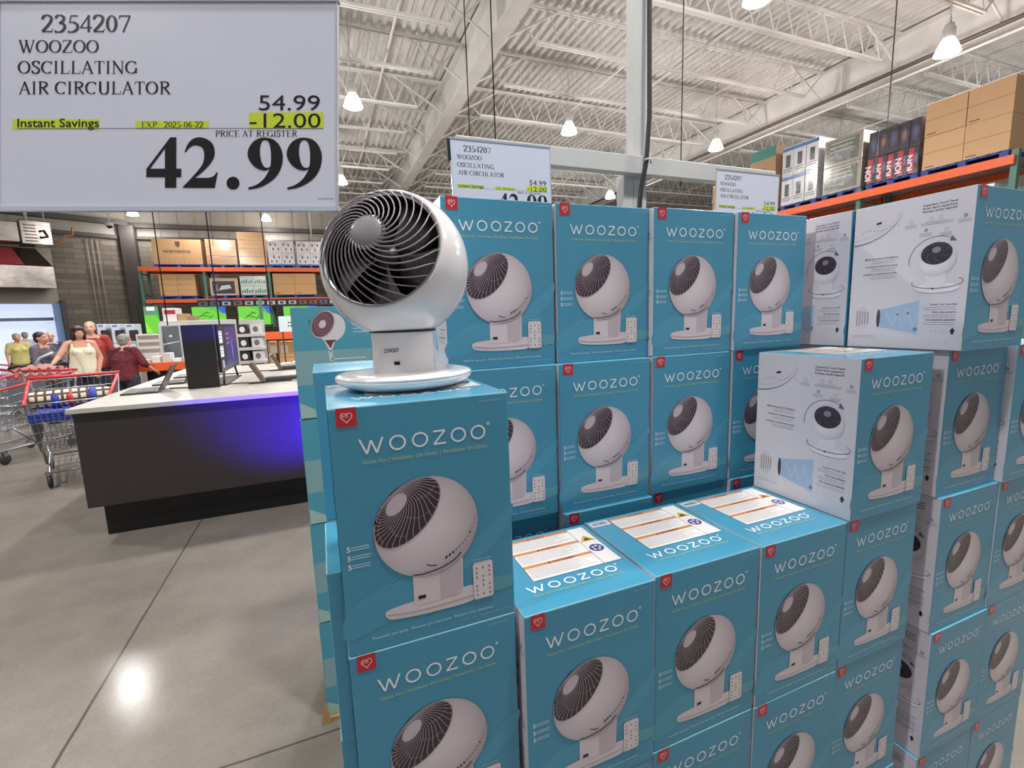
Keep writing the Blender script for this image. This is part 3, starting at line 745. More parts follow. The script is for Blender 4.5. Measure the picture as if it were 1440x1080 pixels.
# ---------------------------------------------------------------- price signs
def sign_art(mb, o, ux, uy, w_, h_):
    pr = Pr(mb, o, ux, uy); X = lambda x: x / 474 * w_; Y = lambda y: h_ - y / 293 * h_
    K = (26, 24, 30); YL = (206, 226, 58); s = w_ / 474
    pr.rect(0, Y(293), w_, h_, (216, 220, 236), 1)
    pr.rect(X(18), Y(182), X(140), Y(168), YL, 2); pr.rect(X(191), Y(181), X(294), Y(170.5), YL, 2); pr.rect(X(351), Y(181.5), X(456), Y(158), YL, 2)
    pr.rect(X(25), Y(181.3), X(456), Y(180.6), (80, 80, 90), 3)
    serif(pr, '2354207', X(58), Y(43), 24 * s, K, 3, 127 * s)
    serif(pr, 'WOOZOO', X(26), Y(72.5), 18 * s, K, 3, 114 * s)
    serif(pr, 'OSCILLATING', X(25), Y(102.5), 18 * s, K, 3, 170 * s)
    serif(pr, 'AIR CIRCULATOR', X(26), Y(132), 18 * s, K, 3, 215 * s)
    pr.text('54.99', X(451), Y(155), 21 * s, K, 3, width=86 * s, align='r'); pr.text('-12.00', X(452), Y(180), 20 * s, K, 3, width=100 * s, align='r')
    pr.text('Instant Savings', X(25), Y(179), 11.5 * s, (30, 40, 30), 3, width=115 * s, bold=.012)
    serif(pr, 'EXP.  2025-06-22', X(199), Y(180), 8.5 * s, (60, 66, 40), 3, 88 * s)
    serif(pr, 'PRICE AT REGISTER', X(303), Y(193), 9 * s, K, 3, 116 * s)
    cv = lambda p, dx=0: (X(190 + (p[0] + dx) / 5.07), Y(180 + p[1] / 5.07))
    pr.poly([cv(p) for p in [(84, 300), (255, 70), (298, 70), (298, 298), (333, 298), (333, 360), (298, 360), (298, 437), (217, 437), (217, 360), (84, 360)]], K, 3, [[cv(p) for p in [(110, 298), (217, 298), (217, 150)]]])
    two = catmull([(357, 178), (375, 128), (410, 86), (455, 70), (510, 80), (555, 115), (572, 170), (565, 220), (530, 275), (480, 325), (430, 365)], 4, False) + [(520, 365)] + catmull([(520, 365), (555, 358), (575, 340), (583, 325)], 3, False)[1:] + [(594, 325), (573, 438), (345, 438), (345, 430)] + catmull([(345, 430), (400, 372), (450, 315), (485, 265), (497, 215), (494, 170), (475, 140), (430, 128), (395, 143), (365, 178)], 4, False)[1:]
    pr.poly([cv(p) for p in two], K, 3)
    pr.ell(*cv((703, 403)), 46 / 5.07 * s, 46 / 5.07 * s, K, 3, 28)
    nine = catmull([(935, 72), (990, 85), (1035, 130), (1058, 200), (1050, 280), (1015, 350), (960, 400), (890, 435), (812, 450)], 4, False) + catmull([(812, 435), (870, 415), (920, 375), (950, 330), (964, 300)], 4, False) + catmull([(955, 304), (930, 312), (880, 300), (835, 262), (808, 205), (815, 150), (850, 100), (895, 76), (935, 72)], 4, False)[:-1]
    hole = catmull([(935, 90), (960, 110), (973, 170), (974, 240), (966, 285), (935, 290), (910, 260), (896, 200), (897, 140), (910, 100)], 3)
    for dx in (0, 279): pr.poly([cv(p, dx) for p in nine], K, 3, [[cv(p, dx) for p in hole]])
    pr.text('26 05 06 02', X(470), Y(283), 2.2 * s, (90, 90, 96), 3, width=22 * s, align='r')

def price_sign(name, o, ux, uy, w_, h_, label, back=None):
    """printed card in a clear sleeve; o is the lower left corner"""
    o, ux, uy = Vector(o), Vector(ux).normalized(), Vector(uy).normalized(); n = ux.cross(uy)
    e = empty(name, o, 0, label, 'sign', 'price signs of the fan display')
    mb = MB(); T = Matrix(((ux.x, uy.x, n.x, 0), (ux.y, uy.y, n.y, 0), (ux.z, uy.z, n.z, 0), (0, 0, 0, 1)))
    mb.box((0, 0, -.0016), (w_, h_, 0), (206, 207, 218), 0, T)
    sign_art(mb, (0, 0, 0), ux, uy, w_, h_)
    mb.build('printed_card', M['gloss_print'], e)
    mb = MB(); mb.box((-.004, -.006, -.0030), (w_ + .004, 0, .0018), (196, 204, 222), 0, T); mb.box((-.004, h_, -.0045), (w_ + .004, h_ + .006, .0022), (170, 174, 184), 0, T)
    mb.box((-.004, -.006, -.003), (-.0005, h_ + .006, .0018), (190, 192, 204), 0, T)
    mb.box((w_ + .0005, -.006, -.003), (w_ + .002, h_ + .006, .0018), (190, 192, 204), 0, T)
    mb.build('sign_holder', M['gloss_print'], e)
    return e, T
# inset close-up of a price sign, added as a camera-facing card; wires made up
ds = .60; kx = ds / 659.675
sc_ = lambda px, py: CAM + (CF + CR * ((px - 720) / 659.675) + CU * ((540 - py) / 659.675)) * ds
SO = sc_(0, 290.5)
sgn, T = price_sign('price_sign', SO, CR, CU, 473 * kx, 287 * kx, 'large white inset price sign added nearest the camera, big 42.99 at the left')
for fx in (.12, .88):
    mb = MB(); p = T @ Vector((473 * kx * fx, 287 * kx + .006, -.001)); mb.tube([p, Vector((p.x, p.y, 7.9 - SO.z))], .0012, 6)
    mb.build('added_wire', M['wire'], sgn)
# the two signs clipped to the display frame
YS = 1.09
s1, T1 = price_sign('price_sign', (-.088, YS, 1.925), (1, 0, .012), (-.04, -.05, 1), .418, .277, 'white price sign on the crossbar above the rear cartons, left of the post')
mb = MB(); mb.box((-.012, .20, -.02), (0.0, .277, .002), None, 0, T1); mb.build('spring_clip', M['black'], s1)
s2, T2 = price_sign('price_sign', (1.225, YS, 1.920), (1, 0, .004), (-.02, -.03, 1), .415, .277, 'white price sign at the right end of the crossbar, by the tall racks')

# ---------------------------------------------------------------- display frame: post, crossbar, cables
fr = empty('steel_gantry', (.84, 1.2, 0), 0, 'white steel post and crossbar behind the rear cartons', 'gantry')
def steel(name, a, b, parent=None, m=None, c=.004):
    mb = MB(); off = parent.location if parent else Vector((0, 0, 0))
    mb.cbox(Vector(a) - off, Vector(b) - off, c); return mb.build(name, m or M['steel_white'], parent)
steel('post', (.798, 1.165, 0), (.872, 1.225, 7.93), fr)
steel('crossbar', (-.06, 1.12, 2.155), (1.66, 1.165, 2.235), fr)
steel('short_post', (.745, 1.165, 0), (.797, 1.225, 2.16), fr)
steel('short_post', (-.05, 1.165, 0), (.0, 1.215, 2.16), fr); steel('short_post', (1.60, 1.165, 0), (1.65, 1.215, 2.16), fr)
mb = MB(); P0 = Vector((.875, 1.140, 7.8))
mb.tube([(.850, 1.13, 7.93), (.850, 1.13, 4.0), (.842, 1.115, 2.8), (.835, 1.10, 2.4), (.815, 1.095, 2.2), (.790, 1.10, 2.08), (.780, 1.11, 1.9), (.780, 1.11, .6)], .0105, 8)
mb.build('power_cable', M['wire'], label='thick dark cable running down the white post', cat='cable')
mb = MB(); mb.tube([(.800, 1.085, 2.205), (.815, 1.083, 2.212), (.83, 1.083, 2.208), (.838, 1.09, 2.195)], .004, 6); mb.build('cable_tie', M['steel_white'], label='pale tie holding the dark cable to the crossbar', cat='cable tie')
# ---------------------------------------------------------------- hall: floor, walls, roof
def struct(mb, name, m): return mb.build(name, m, kind='structure')
fm_ = bpy.data.materials.new('polished_concrete'); fm_.use_nodes = True
nt = fm_.node_tree; b = nt.nodes['Principled BSDF']; ln = nt.links.new
tc = nt.nodes.new('ShaderNodeTexCoord')
def noise(sc_, det=5, rough=.6):
    n = nt.nodes.new('ShaderNodeTexNoise'); n.inputs['Scale'].default_value = sc_; n.inputs['Detail'].default_value = det; n.inputs['Roughness'].default_value = rough
    ln(tc.outputs['Object'], n.inputs['Vector']); return n
n1 = noise(.55, 4); n2 = noise(5, 8, .7); n3 = noise(60, 3, .8)
cr1 = nt.nodes.new('ShaderNodeValToRGB'); cr1.color_ramp.elements[0].position = .3; cr1.color_ramp.elements[1].position = .72
cr1.color_ramp.elements[0].color = lin((108, 103, 96)) + (1,); cr1.color_ramp.elements[1].color = lin((142, 136, 128)) + (1,)
ln(n1.outputs['Fac'], cr1.inputs['Fac'])
def mul(a, ramp_lo, ramp_hi, src):
    r = nt.nodes.new('ShaderNodeMapRange'); r.inputs['From Min'].default_value = .3; r.inputs['From Max'].default_value = .7
    r.inputs['To Min'].default_value = ramp_lo; r.inputs['To Max'].default_value = ramp_hi; ln(src, r.inputs['Value'])
    m = nt.nodes.new('ShaderNodeMixRGB'); m.blend_type = 'MULTIPLY'; m.inputs['Fac'].default_value = 1; ln(a, m.inputs[1]); ln(r.outputs[0], m.inputs[2]); return m.outputs[0]
c1 = mul(cr1.outputs['Color'], .90, 1.08, n2.outputs['Fac']); c1 = mul(c1, .90, 1.08, n3.outputs['Fac'])
# saw-cut joints every 4.6 m
sx = nt.nodes.new('ShaderNodeSeparateXYZ'); ln(tc.outputs['Object'], sx.inputs[0])
def joint(out, off, wdt):
    a = nt.nodes.new('ShaderNodeMath'); a.operation = 'ADD'; a.inputs[1].default_value = off; ln(out, a.inputs[0])
    nz = nt.nodes.new('ShaderNodeMath'); nz.operation = 'MULTIPLY_ADD'; nz.inputs[1].default_value = .012; ln(n2.outputs['Fac'], nz.inputs[0]); ln(a.outputs[0], nz.inputs[2])
    p = nt.nodes.new('ShaderNodeMath'); p.operation = 'PINGPONG'; p.inputs[1].default_value = 2.3; ln(nz.outputs[0], p.inputs[0])
    l = nt.nodes.new('ShaderNodeMath'); l.operation = 'LESS_THAN'; l.inputs[1].default_value = wdt; ln(p.outputs[0], l.inputs[0]); return l.outputs[0]
j = joint(sx.outputs[0], 1.615 + 4.6 * 20, .006); j2 = joint(sx.outputs[1], 4.6 * 20 - 1.0, .005)
mx = nt.nodes.new('ShaderNodeMath'); mx.operation = 'MAXIMUM'; ln(j, mx.inputs[0]); ln(j2, mx.inputs[1])
mj = nt.nodes.new('ShaderNodeMixRGB'); mj.inputs[2].default_value = lin((84, 78, 72)) + (1,); ln(mx.outputs[0], mj.inputs['Fac']); ln(c1, mj.inputs[1])
ln(mj.outputs[0], b.inputs['Base Color']); b.inputs['Specular IOR Level'].default_value = .04
rr_ = nt.nodes.new('ShaderNodeMapRange'); rr_.inputs['To Min'].default_value = .06; rr_.inputs['To Max'].default_value = .18; ln(n2.outputs['Fac'], rr_.inputs['Value']); ln(rr_.outputs[0], b.inputs['Roughness'])
bp = nt.nodes.new('ShaderNodeBump'); bp.inputs['Strength'].default_value = .08; bp.inputs['Distance'].default_value = .004; ln(n3.outputs['Fac'], bp.inputs['Height']); ln(bp.outputs[0], b.inputs['Normal'])
mb = MB(); mb.box((-16, -9, -.2), (26, 27, 0)); struct(mb, 'floor', fm_)

# block wall material
bw = bpy.data.materials.new('concrete_block'); bw.use_nodes = True; nt = bw.node_tree; b = nt.nodes['Principled BSDF']; ln = nt.links.new
tc = nt.nodes.new('ShaderNodeTexCoord'); mp = nt.nodes.new('ShaderNodeMapping'); mp.inputs['Rotation'].default_value = (math.radians(90), 0, 0)
ln(tc.outputs['Object'], mp.inputs[0])
br = nt.nodes.new('ShaderNodeTexBrick'); ln(mp.outputs[0], br.inputs['Vector'])
br.inputs['Color1'].default_value = lin((128, 120, 108)) + (1,); br.inputs['Color2'].default_value = lin((104, 97, 88)) + (1,); br.inputs['Mortar'].default_value = lin((90, 84, 76)) + (1,)
br.inputs['Scale'].default_value = 1; br.inputs['Brick Width'].default_value = .6; br.inputs['Row Height'].default_value = .2; br.inputs['Mortar Size'].default_value = .012
ln(br.outputs['Color'], b.inputs['Base Color']); b.inputs['Roughness'].default_value = .9
M['metal_panel'] = mat('pale_wall_panel', (158, 152, 142), .7, var=.04, scale=1)
YW = 24.6
mb = MB(); mb.box((-7.9, YW, 0), (26, YW + .3, 5.4)); struct(mb, 'wall_back', bw)
mb = MB(); mb.box((-14, YW + .05, 5.4), (26, YW + .3, 8.1))
for k in range(60): mb.box((-14 + k * .66, YW + .02, 5.4), (-13.97 + k * .66, YW + .05, 8.1))
struct(mb, 'wall_upper', M['metal_panel'])
mb = MB(); mb.box((26, -9, 0), (26.3, YW + .3, 8.1)); struct(mb, 'wall_right', M['metal_panel'])
M['dark_steel'] = mat('dark_steel', (74, 68, 66), .6)
mb = MB(); mb.box((-7.9, YW - .25, 5.80), (26, YW - .02, 5.98)); mb.box((-7.9, YW - .12, 5.34), (26, YW, 5.46)); struct(mb, 'trim_1', M['dark_steel'])
mb = MB(); mb.box((-8.05, YW - .45, 0), (-7.55, YW - .05, 5.85)); struct(mb, 'trim_2', M['dark_steel'])
# chamfered entrance wall, turned 30 degrees
ca, sa = math.cos(math.radians(30)), math.sin(math.radians(30))
MW = Matrix.Translation((-7.9, YW - .1, 0)) @ Matrix.Rotation(math.radians(30), 4, 'Z')
def wallbox(name, x0, x1, z0, z1, m, y0=0, y1=.3, kind=True):
    mb = MB(); mb.box((x0, y0, z0), (x1, y1, z1)); o = struct(mb, name, m); o.matrix_world = MW; return o
wallbox('wall_left', -2.45, 0, 0, 5.4, bw)
wallbox('wall_entrance', -8, -2.45, 2.62, 5.4, M['metal_panel'])
wallbox('wall_left', -14, -8, 0, 5.4, bw)
wallbox('wall_left_upper', -14, 0, 5.4, 8.1, M['metal_panel'])
wallbox('trim_3', -14, 0, 5.3, 5.45, M['dark_steel'], -.1, 0)
o = wallbox('trim_4', -14, 0, 5.85, 6.05, M['dark_steel'], -.3, -.1)
wallbox('door_1', -2.62, -2.45, 0, 2.62, mat('blue_door_frame', (126, 160, 206), .5), -.12, .3)
wallbox('trim_5', -2.45, -2.30, 0, 2.75, mat('dark_bumper', (60, 58, 62), .5), -.22, 0)
wallbox('trim_6', -8, -2.62, 1.98, 2.10, mat('grey_blue_rail', (120, 132, 160), .5), .5, .6)
M['outside'] = emat('daylight_vestibule', (205, 216, 240), .85)
wallbox('window_1', -8, -2.5, 0, 2.7, M['outside'], 1.2, 1.3)
mb = MB()
for k in range(3): mb.tube([(-1.35 + .16 * k, -.06, .3), (-1.35 + .16 * k, -.06, 5.2)], .013, 8)
o = mb.build('wall_conduits', M['metal_panel'], kind='structure'); o.matrix_world = MW

# roof deck with ribs along y, joists along x, girders along y
mb = MB(); x = -16; ZD = 7.95; vs = []; P = .21; nx = int(42 / P)
prof = []
for k in range(nx):
    a = -16 + k * P; prof += [(a, ZD), (a + .075, ZD), (a + .10, ZD + .075), (a + .185, ZD + .075)]
prof.append((26, ZD))
vs = [(a, -9, z) for a, z in prof] + [(a, 27, z) for a, z in prof]; n = len(prof)
mb.add(vs, [(i, i + 1, n + i + 1, n + i) for i in range(n - 1)]); mb.box((-16, -9, ZD + .2), (26, 27, ZD + .3))
struct(mb, 'ceiling', M['roof_white'])
def girder(x):
    mb = MB(); mb.box((x - .17, -9, 7.0), (x + .17, 24.5, 7.03)); mb.box((x - .17, -9, 7.86), (x + .17, 24.5, 7.9)); mb.box((x - .012, -9, 7.03), (x + .012, 24.5, 7.86))
    for k in range(5): mb.box((x - .15, -6 + k * 7.2, 7.03), (x + .15, -5.97 + k * 7.2, 7.86))
    struct(mb, 'roof_girder', M['roof_white'])
GX = [-6.6, 3.15, 12.95, 22.7]
for x in GX: girder(x)
def joist(x0, x1, y, nodes, parent=None):
    mb = MB(); zb, zt = 7.12, 7.86
    L_ = x1 - x0
    for s in (-.035, .035):
        mb.box((x0 + .2, y + s - .022, zt - .05), (x1 - .2, y + s + .022, zt)); mb.box((x0 + .9, y + s - .022, zb), (x1 - .9, y + s + .022, zb + .05))
    pts = []; st = L_ - 1.8
    m = 14
    for k in range(m):
        a = x0 + .9 + st * k / m; b_ = x0 + .9 + st * (k + 1) / m; mid = (a + b_) / 2
        mb.tube([(a, y, zb + .03), (mid, y, zt - .03)], .014, 5, cap=False); mb.tube([(mid, y, zt - .03), (b_, y, zb + .03)], .014, 5, cap=False)
    mb.tube([(x0 + .2, y, zt - .03), (x0 + .9, y, zb + .03)], .018, 5, cap=False); mb.tube([(x1 - .2, y, zt - .03), (x1 - .9, y, zb + .03)], .018, 5, cap=False)
    return mb
jm = None
for gi in range(3):
    for k in range(13):
        y = 1.4 + k * 1.87
        if jm is None: jm = joist(0, 9.78, 0, 14).build('roof_joist', M['roof_white'], kind='structure'); o = jm
        else: o = jm.copy(); COL.objects.link(o)
        o.location = (GX[gi] + .005, y, 0)
for gx in GX[1:3]:
    mb = MB()
    for k in range(13):
        y = 1.4 + k * 1.87
        for s in (-1, 1): mb.tube([(gx + s * .1, y, 7.04), (gx + s * 1.5, y, 7.86)], .028, 6, cap=False)
    struct(mb, 'roof_brace', M['roof_white'])
for k in range(6):                                  # bridging rods across the joists and one diagonal brace line
    mb = MB(); x = GX[k % 3] + (3.3 if k < 3 else 6.5); mb.tube([(x, -4, 7.2), (x, 24.4, 7.2)], .014, 6, cap=False); mb.tube([(x + .1, -4, 7.78), (x + .1, 24.4, 7.78)], .014, 6, cap=False)
    struct(mb, 'roof_bridging', M['roof_white'])
def pipe(pts, r, m, label, name='sprinkler_pipe'): 
    mb = MB(); mb.tube(pts, r, 10); return mb.build(name, m, label=label, cat='pipe')
M['pipe_dark'] = mat('dark_pipe', (84, 74, 70), .5); 
pipe([(12.45, -3, 6.95), (12.45, 24.4, 6.95)], .045, M['pipe_dark'], 'dark sprinkler pipe along the right hand roof girder')
pipe([(12.60, -3, 6.78), (12.60, 24.4, 6.78)], .030, M['roof_white'], 'pale thin pipe below the right hand roof girder')
pipe([(1.3, 1.2, 7.5), (1.3, 24, 7.5)], .028, M['roof_white'], 'pale pipe through the joists left of the middle girder')
pipe([(8.2, 0, 7.55), (8.2, 24, 7.55)], .035, M['roof_white'], 'pale pipe through the joists between the girders')

# ---------------------------------------------------------------- high bay lamps
def lamp(i, x, y, z, label):
    e = empty('high_bay_lamp', (x, y, z), 0, label, 'lamp', 'high bay lamps')
    if i == 0:
        mb = MB(); mb.lathe([(.0, .50), (.07, .50), (.075, .46), (.10, .42), (.10, .28), (.085, .24), (.0, .24)], 24); a = mb.build('lamp_housing', M['lampshell'], e)
        mb = MB(); mb.lathe([(.085, .25), (.115, .21), (.165, .10), (.205, .0), (.19, -.012), (.12, -.02), (0, -.022)], 32); s = mb.build('lamp_shade', M['lamp_glow'], e)
        mb = MB(); mb.tube([(0, 0, .50), (.03, 0, .62), (-.02, 0, .7), (0, 0, .8), (0, 0, 1.83)], .012, 6); mb.tube([(-.09, 0, .52), (0, 0, .62), (.09, 0, .52)], .006, 5); c = mb.build('suspension_cable', M['lampshell'], e)
        _lp.extend([a.data, s.data, c.data])
    else:
        for nm, d in zip(('lamp_housing', 'lamp_shade', 'suspension_cable'), _lp):
            q = bpy.data.objects.new(nm, d); COL.objects.link(q); q.parent = e
    ld = bpy.data.lights.new('lamp_light', 'SPOT'); ld.energy = LAMP_POWER * (.4 if y > 20 else 1); ld.shadow_soft_size = .22; ld.color = (1, .975, .95); ld.spot_size = math.radians(165); ld.spot_blend = .6
    lo = bpy.data.objects.new('lamp_light', ld); COL.objects.link(lo); lo.parent = e; lo.location = (0, 0, -.06)
    ld = bpy.data.lights.new('lamp_uplight', 'POINT'); ld.energy = LAMP_POWER * (.07 if y > 20 else .22); ld.shadow_soft_size = .2; ld.color = (1, .975, .95)
    lo = bpy.data.objects.new('lamp_uplight', ld); COL.objects.link(lo); lo.parent = e; lo.location = (0, 0, .36 - .7)
_lp = []
LLAB = ['bright bell lamp high at the right, above the brown pallet load', 'bright bell lamp cut by the top edge of the picture', 'bell lamp right of the white post above the right price sign', 'bell lamp between the middle price sign and the white post',
        'bell lamp just right of the large price sign, above the fan', 'bell lamp behind the left edge of the fan globe, far off', 'small far bell lamp just left of the foot of the white post', 'bell lamp in front of the dark corner column',
        'far bell lamp above the tall brown pallet load', 'far bell lamp under the large price sign', 'small far bell lamp left of the post, under the crossbar']
for i, (x, y) in enumerate(LAMPS):
    lamp(i, x, y, LAMP_Z, LLAB[i] if i < len(LLAB) else 'bell lamp outside the picture, on the same roof grid')

# hanging cables with signs' wires, dark
CB = [(1.72, 6.5, 2.4, 'first thin black cable dropping from the roof left of the post'), (.16, 1.66, 2.24, 'thin black cable dropping to the middle price sign, left one'), (.32, 1.64, 2.24, 'thin black cable dropping to the middle price sign, right one')]
def cable(px, py0, py1, Y, label, r=.012):
    def pt(px, py):
        d = CF + CR * ((px - 720) / 659.675) + CU * ((540 - py) / 659.675); return CAM + d * ((Y - CAM.y) / d.y)
    b = pt(px, py1)
    mb = MB(); mb.tube([(b.x, Y, 7.96), (b.x, Y, b.z)], r, 6); mb.build('hanging_cable', M['wire'], label=label, cat='cable')
cable(661, 20, 200, 1.20, 'thin black cable dropping behind the middle price sign, left one', .0022)
cable(697, 0, 206, 1.20, 'thin black cable dropping behind the middle price sign, right one', .0028)
cable(1240, 60, 285, 6.2, 'thin black cable hanging in front of the red boxed pallet load', .011)
cable(957, 120, 262, 4.5, 'thin black cable hanging between the white post and the right price sign', .007)
for (px, pb, Y) in ((236, 458, 6.9), (309, 460, 4.6), (383, 460, 6.9), (300, 345, 20)):
    cable(px, 290, pb, Y, {236: 'black cable hanging over the left of the rear orange rack', 309: 'thickest black cable, ending above the black display panel', 383: 'black cable hanging over the right of the rear orange rack', 300: 'short faint cable in front of the far upper wall'}[px], .006 if Y < 5 else .007)

# ---------------------------------------------------------------- racks
def rack_rear():
    e = empty('pallet_rack', (-7.0, 22.5, 0), 0, 'long orange and green pallet rack against the far wall', 'rack')
    off = Vector((-7.0, 22.5, 0))
    def part(nm, boxes, m):
        mb = MB()
        for a, b_ in boxes: mb.box(Vector(a) - off, Vector(b_) - off)
        mb.build(nm, m, e)
    for k in range(5):
        x = (-7.12, -4.93, -2.52, -.10, 2.32)[k]
        bx = [((x, 22.5, 0), (x + .09, 22.59, 4.0)), ((x, 23.5, 0), (x + .09, 23.59, 4.0))]
        for q in range(5): bx.append(((x + .03, 22.55, .3 + q * .85), (x + .06, 23.55, .34 + q * .85)))
        part('upright', bx, M['rack_green'])
    part('beam', [((-7.1, 22.44, 3.80), (3.1, 22.5, 3.97))], M['rack_orange']); part('beam', [((-7.1, 23.6, 3.80), (3.1, 23.66, 3.97))], M['rack_orange'])
    part('beam', [((-7.0, 22.44, 2.54), (3.1, 22.5, 2.68))], M['rack_orange']); part('beam', [((-7.0, 23.6, 2.54), (3.1, 23.66, 2.68))], M['rack_orange'])
    part('wire_deck', [((-7.0, 22.5, 3.93), (3.1, 23.6, 3.97))], M['chrome']); part('wire_deck', [((-7.0, 22.5, 2.64), (3.1, 23.6, 2.68))], M['chrome'])
rack_rear()
KR = (186, 146, 104)
M['kraft'] = inkmat('corrugated_kraft', .6, coat=.25, bump=.3, bscale=9)
M['wrapped'] = inkmat('stretch_wrapped_print', .28, coat=.7, bump=.9, bscale=7)
def load(loc, w_, d_, h_, nx, nz, base, label, art=None, wrap=False, rz=0, face='front', group='pallet loads on the far rack', side=None, gap=.006):
    """pallet with a block of cartons; origin at the front left bottom"""
    e = empty('pallet_load', loc, rz, label, 'pallet load', group)
    pallet('pallet', 0, 0, w_, d_, 0, .12, M['pallet_blue'], parent=e)
    m = M['wrapped'] if wrap else M['kraft']
    cw, chh = w_ / nx, (h_ - .12) / nz
    for i in range(nx):
        for k in range(nz):
            mb = MB(); j = random.uniform(-.008, .008); v = random.uniform(-.04, .04); col = tuple(max(0, min(255, c * (1 + v))) for c in base)
            x0, z0 = i * cw, .12 + k * chh
            mb.cbox((x0 + gap / 2, 0 + j + .01, z0), (x0 + cw - gap / 2, d_ - .01, z0 + chh - gap / 2), .006, col)
            pr = Pr(mb, (x0 + gap / 2, j + .01, z0), (1, 0, 0), (0, 0, 1)); pr.o = pr.o + Vector((0, -.001, 0))
            ns = len(mb.v)
            if art: art(pr, cw - gap, chh - gap / 2, i, k)
            if side:
                p2 = Pr(mb, (x0 + cw - gap / 2 + .001, j + .01, z0), (0, 1, 0), (0, 0, 1))
                side(p2, d_ - .02, chh - gap / 2, i, k)
            mb.build('carton', m, e)
    return e
def tape(pr, w, h, c=(160, 122, 82)): pr.rect(.0, h * .49, w, h * .51, c, 2); pr.rect(w * .06, h * .06, w * .3, h * .09, (90, 66, 46), 2)
def art_north(pr, w, h, i, k):
    pr.rect(w * .62, 0, w * .625, h, (140, 104, 70), 2); pr.rect(0, h * .2, w, h * .21, (150, 114, 78), 2)
    pr.text('NORTHROCK', w * .5, h * .46, h * .10, (84, 60, 44), 3, width=w * .56, align='c', bold=.03)
    pr.poly([(w * .47, h * .92), (w * .57, h * .92), (w * .57, h * .76), (w * .52, h * .66), (w * .47, h * .76)], (96, 74, 58), 3)
    for q in range(8): pr.rect(w * (.1 + q * .1), h * .07, w * (.13 + q * .1), h * .1, (120, 92, 62), 3)
def art_plain(pr, w, h, i, k): tape(pr, w, h)
def art_pics(pr, w, h, i, k):
    pr.rect(w * .05, h * .08, w * .95, h * .92, (222, 216, 218), 2)
    for q in range(4): pr.ell(w * (.2 + .2 * q), h * (.3 + .35 * ((q + k) % 2)), w * .06, h * .12, (86, 78, 84), 3, 10)
    pr.fakelines(w * .1, w * .6, h * .85, 3, h * .1, h * .03, (150, 130, 136), 3, i * 7 + k); pr.rect(w * .0, 0, w, h * .10, (94, 130, 190) if k == 0 else (214, 208, 210), 3)
def art_dark(pr, w, h, i, k):
    pr.rect(w * .08, h * .1, w * .88, h * .82, (56, 52, 54), 2); pr.poly([(w * .3, h * .3), (w * .75, h * .4), (w * .7, h * .62), (w * .4, h * .55)], (196, 194, 198), 3); pr.poly([(w * .1, h * .2), (w * .3, h * .25), (w * .25, h * .7)], (110, 112, 104), 3)
def art_green(pr, w, h, i, k):
    pr.rect(w * .04, h * .08, w * .96, h * .9, (190, 206, 190), 2)
    for q in range(5): pr.rect(w * (.08 + .18 * q), h * .2, w * (.2 + .18 * q), h * (.5 + .08 * (q % 3)), (80, 130, 84) if q % 2 else (96, 110, 116), 3)
GL = 'pallet loads on the far orange rack'
def LB(x0, x1, z0, z1, nx, nz, base, label, art, wrap=False, D_=1.0): load((x0, 22.55, z0), x1 - x0, D_, z1 - z0, nx, nz, base, label, art, wrap, group=GL)
LB(-6.58, -4.88, 3.97, 5.08, 1, 1, (196, 154, 110), 'brown carton load lettered NORTHROCK on the top far rack beam', art_north)
LB(-4.74, -3.62, 3.97, 5.11, 1, 3, KR, 'wrapped brown load right of the lettered one on the top rack beam', art_plain, True)
LB(-3.55, -2.50, 3.97, 5.45, 1, 4, (204, 160, 112), 'tallest wrapped brown load on the top far rack beam', art_plain, True)
LB(-2.42, -1.40, 3.97, 5.13, 2, 2, (224, 218, 222), 'wrapped white printed load right of the tallest brown one', art_pics, True)
LB(-1.30, -.20, 3.97, 5.13, 2, 2, (220, 214, 218), 'white printed load with a blue base, just left of the globe fan', art_pics, True)
LB(-.10, 1.10, 3.97, 5.20, 2, 2, KR, 'brown load on the far rack hidden behind the globe fan', art_plain)
LB(-6.50, -5.24, 2.70, 3.70, 2, 2, (198, 154, 106), 'brown two by two load on the lower far rack beam at left', art_plain)
LB(-4.74, -3.70, 2.70, 3.54, 1, 1, (200, 170, 136), 'brown carton with a dark picture on the lower far rack beam', art_dark)
LB(-3.62, -2.62, 2.70, 3.62, 2, 2, (196, 204, 196), 'white and green wrapped load on the lower far rack beam', art_green, True)
LB(-2.36, -.62, 2.70, 3.73, 2, 1, (206, 158, 104), 'wide light brown load on the lower far rack beam near the fan', art_plain, False)
LB(.05, 1.1, 2.70, 3.7, 1, 2, KR, 'brown load on the lower far rack beam partly behind the fan', art_plain)

# right rack along y at x = 10.4 ; front faces look towards -x
e = empty('pallet_rack', (10.4, 3.8, 0), 0, 'orange and green pallet rack at the right, behind the pale-sided wing', 'rack')
off = Vector((10.4, 3.8, 0))
def rpart(nm, bx, m):
    mb = MB()
    for a, b_ in bx: mb.box(Vector(a) - off, Vector(b_) - off)
    return mb.build(nm, m, e)
for y in (3.72, 6.2, 8.7, 11.2, 13.7):
    bx = [((10.4, y, 0), (10.49, y + .09, 4.02)), ((11.4, y, 0), (11.49, y + .09, 4.02))]
    for q in range(5): bx.append(((10.45, y + .03, .3 + q * .85), (11.45, y + .06, .34 + q * .85)))
    rpart('upright', bx, M['rack_green'])
for x in (10.34, 11.49):
    rpart('beam', [((x, 3.75, 3.78), (x + .06, 13.8, 3.93))], M['rack_orange']); rpart('beam', [((x, 3.75, 2.30), (x + .06, 13.8, 2.44))], M['rack_orange'])
rpart('wire_deck', [((10.4, 3.8, 3.89), (11.5, 13.8, 3.93))], M['chrome']); rpart('wire_deck', [((10.4, 3.8, 2.40), (11.5, 13.8, 2.44))], M['chrome'])
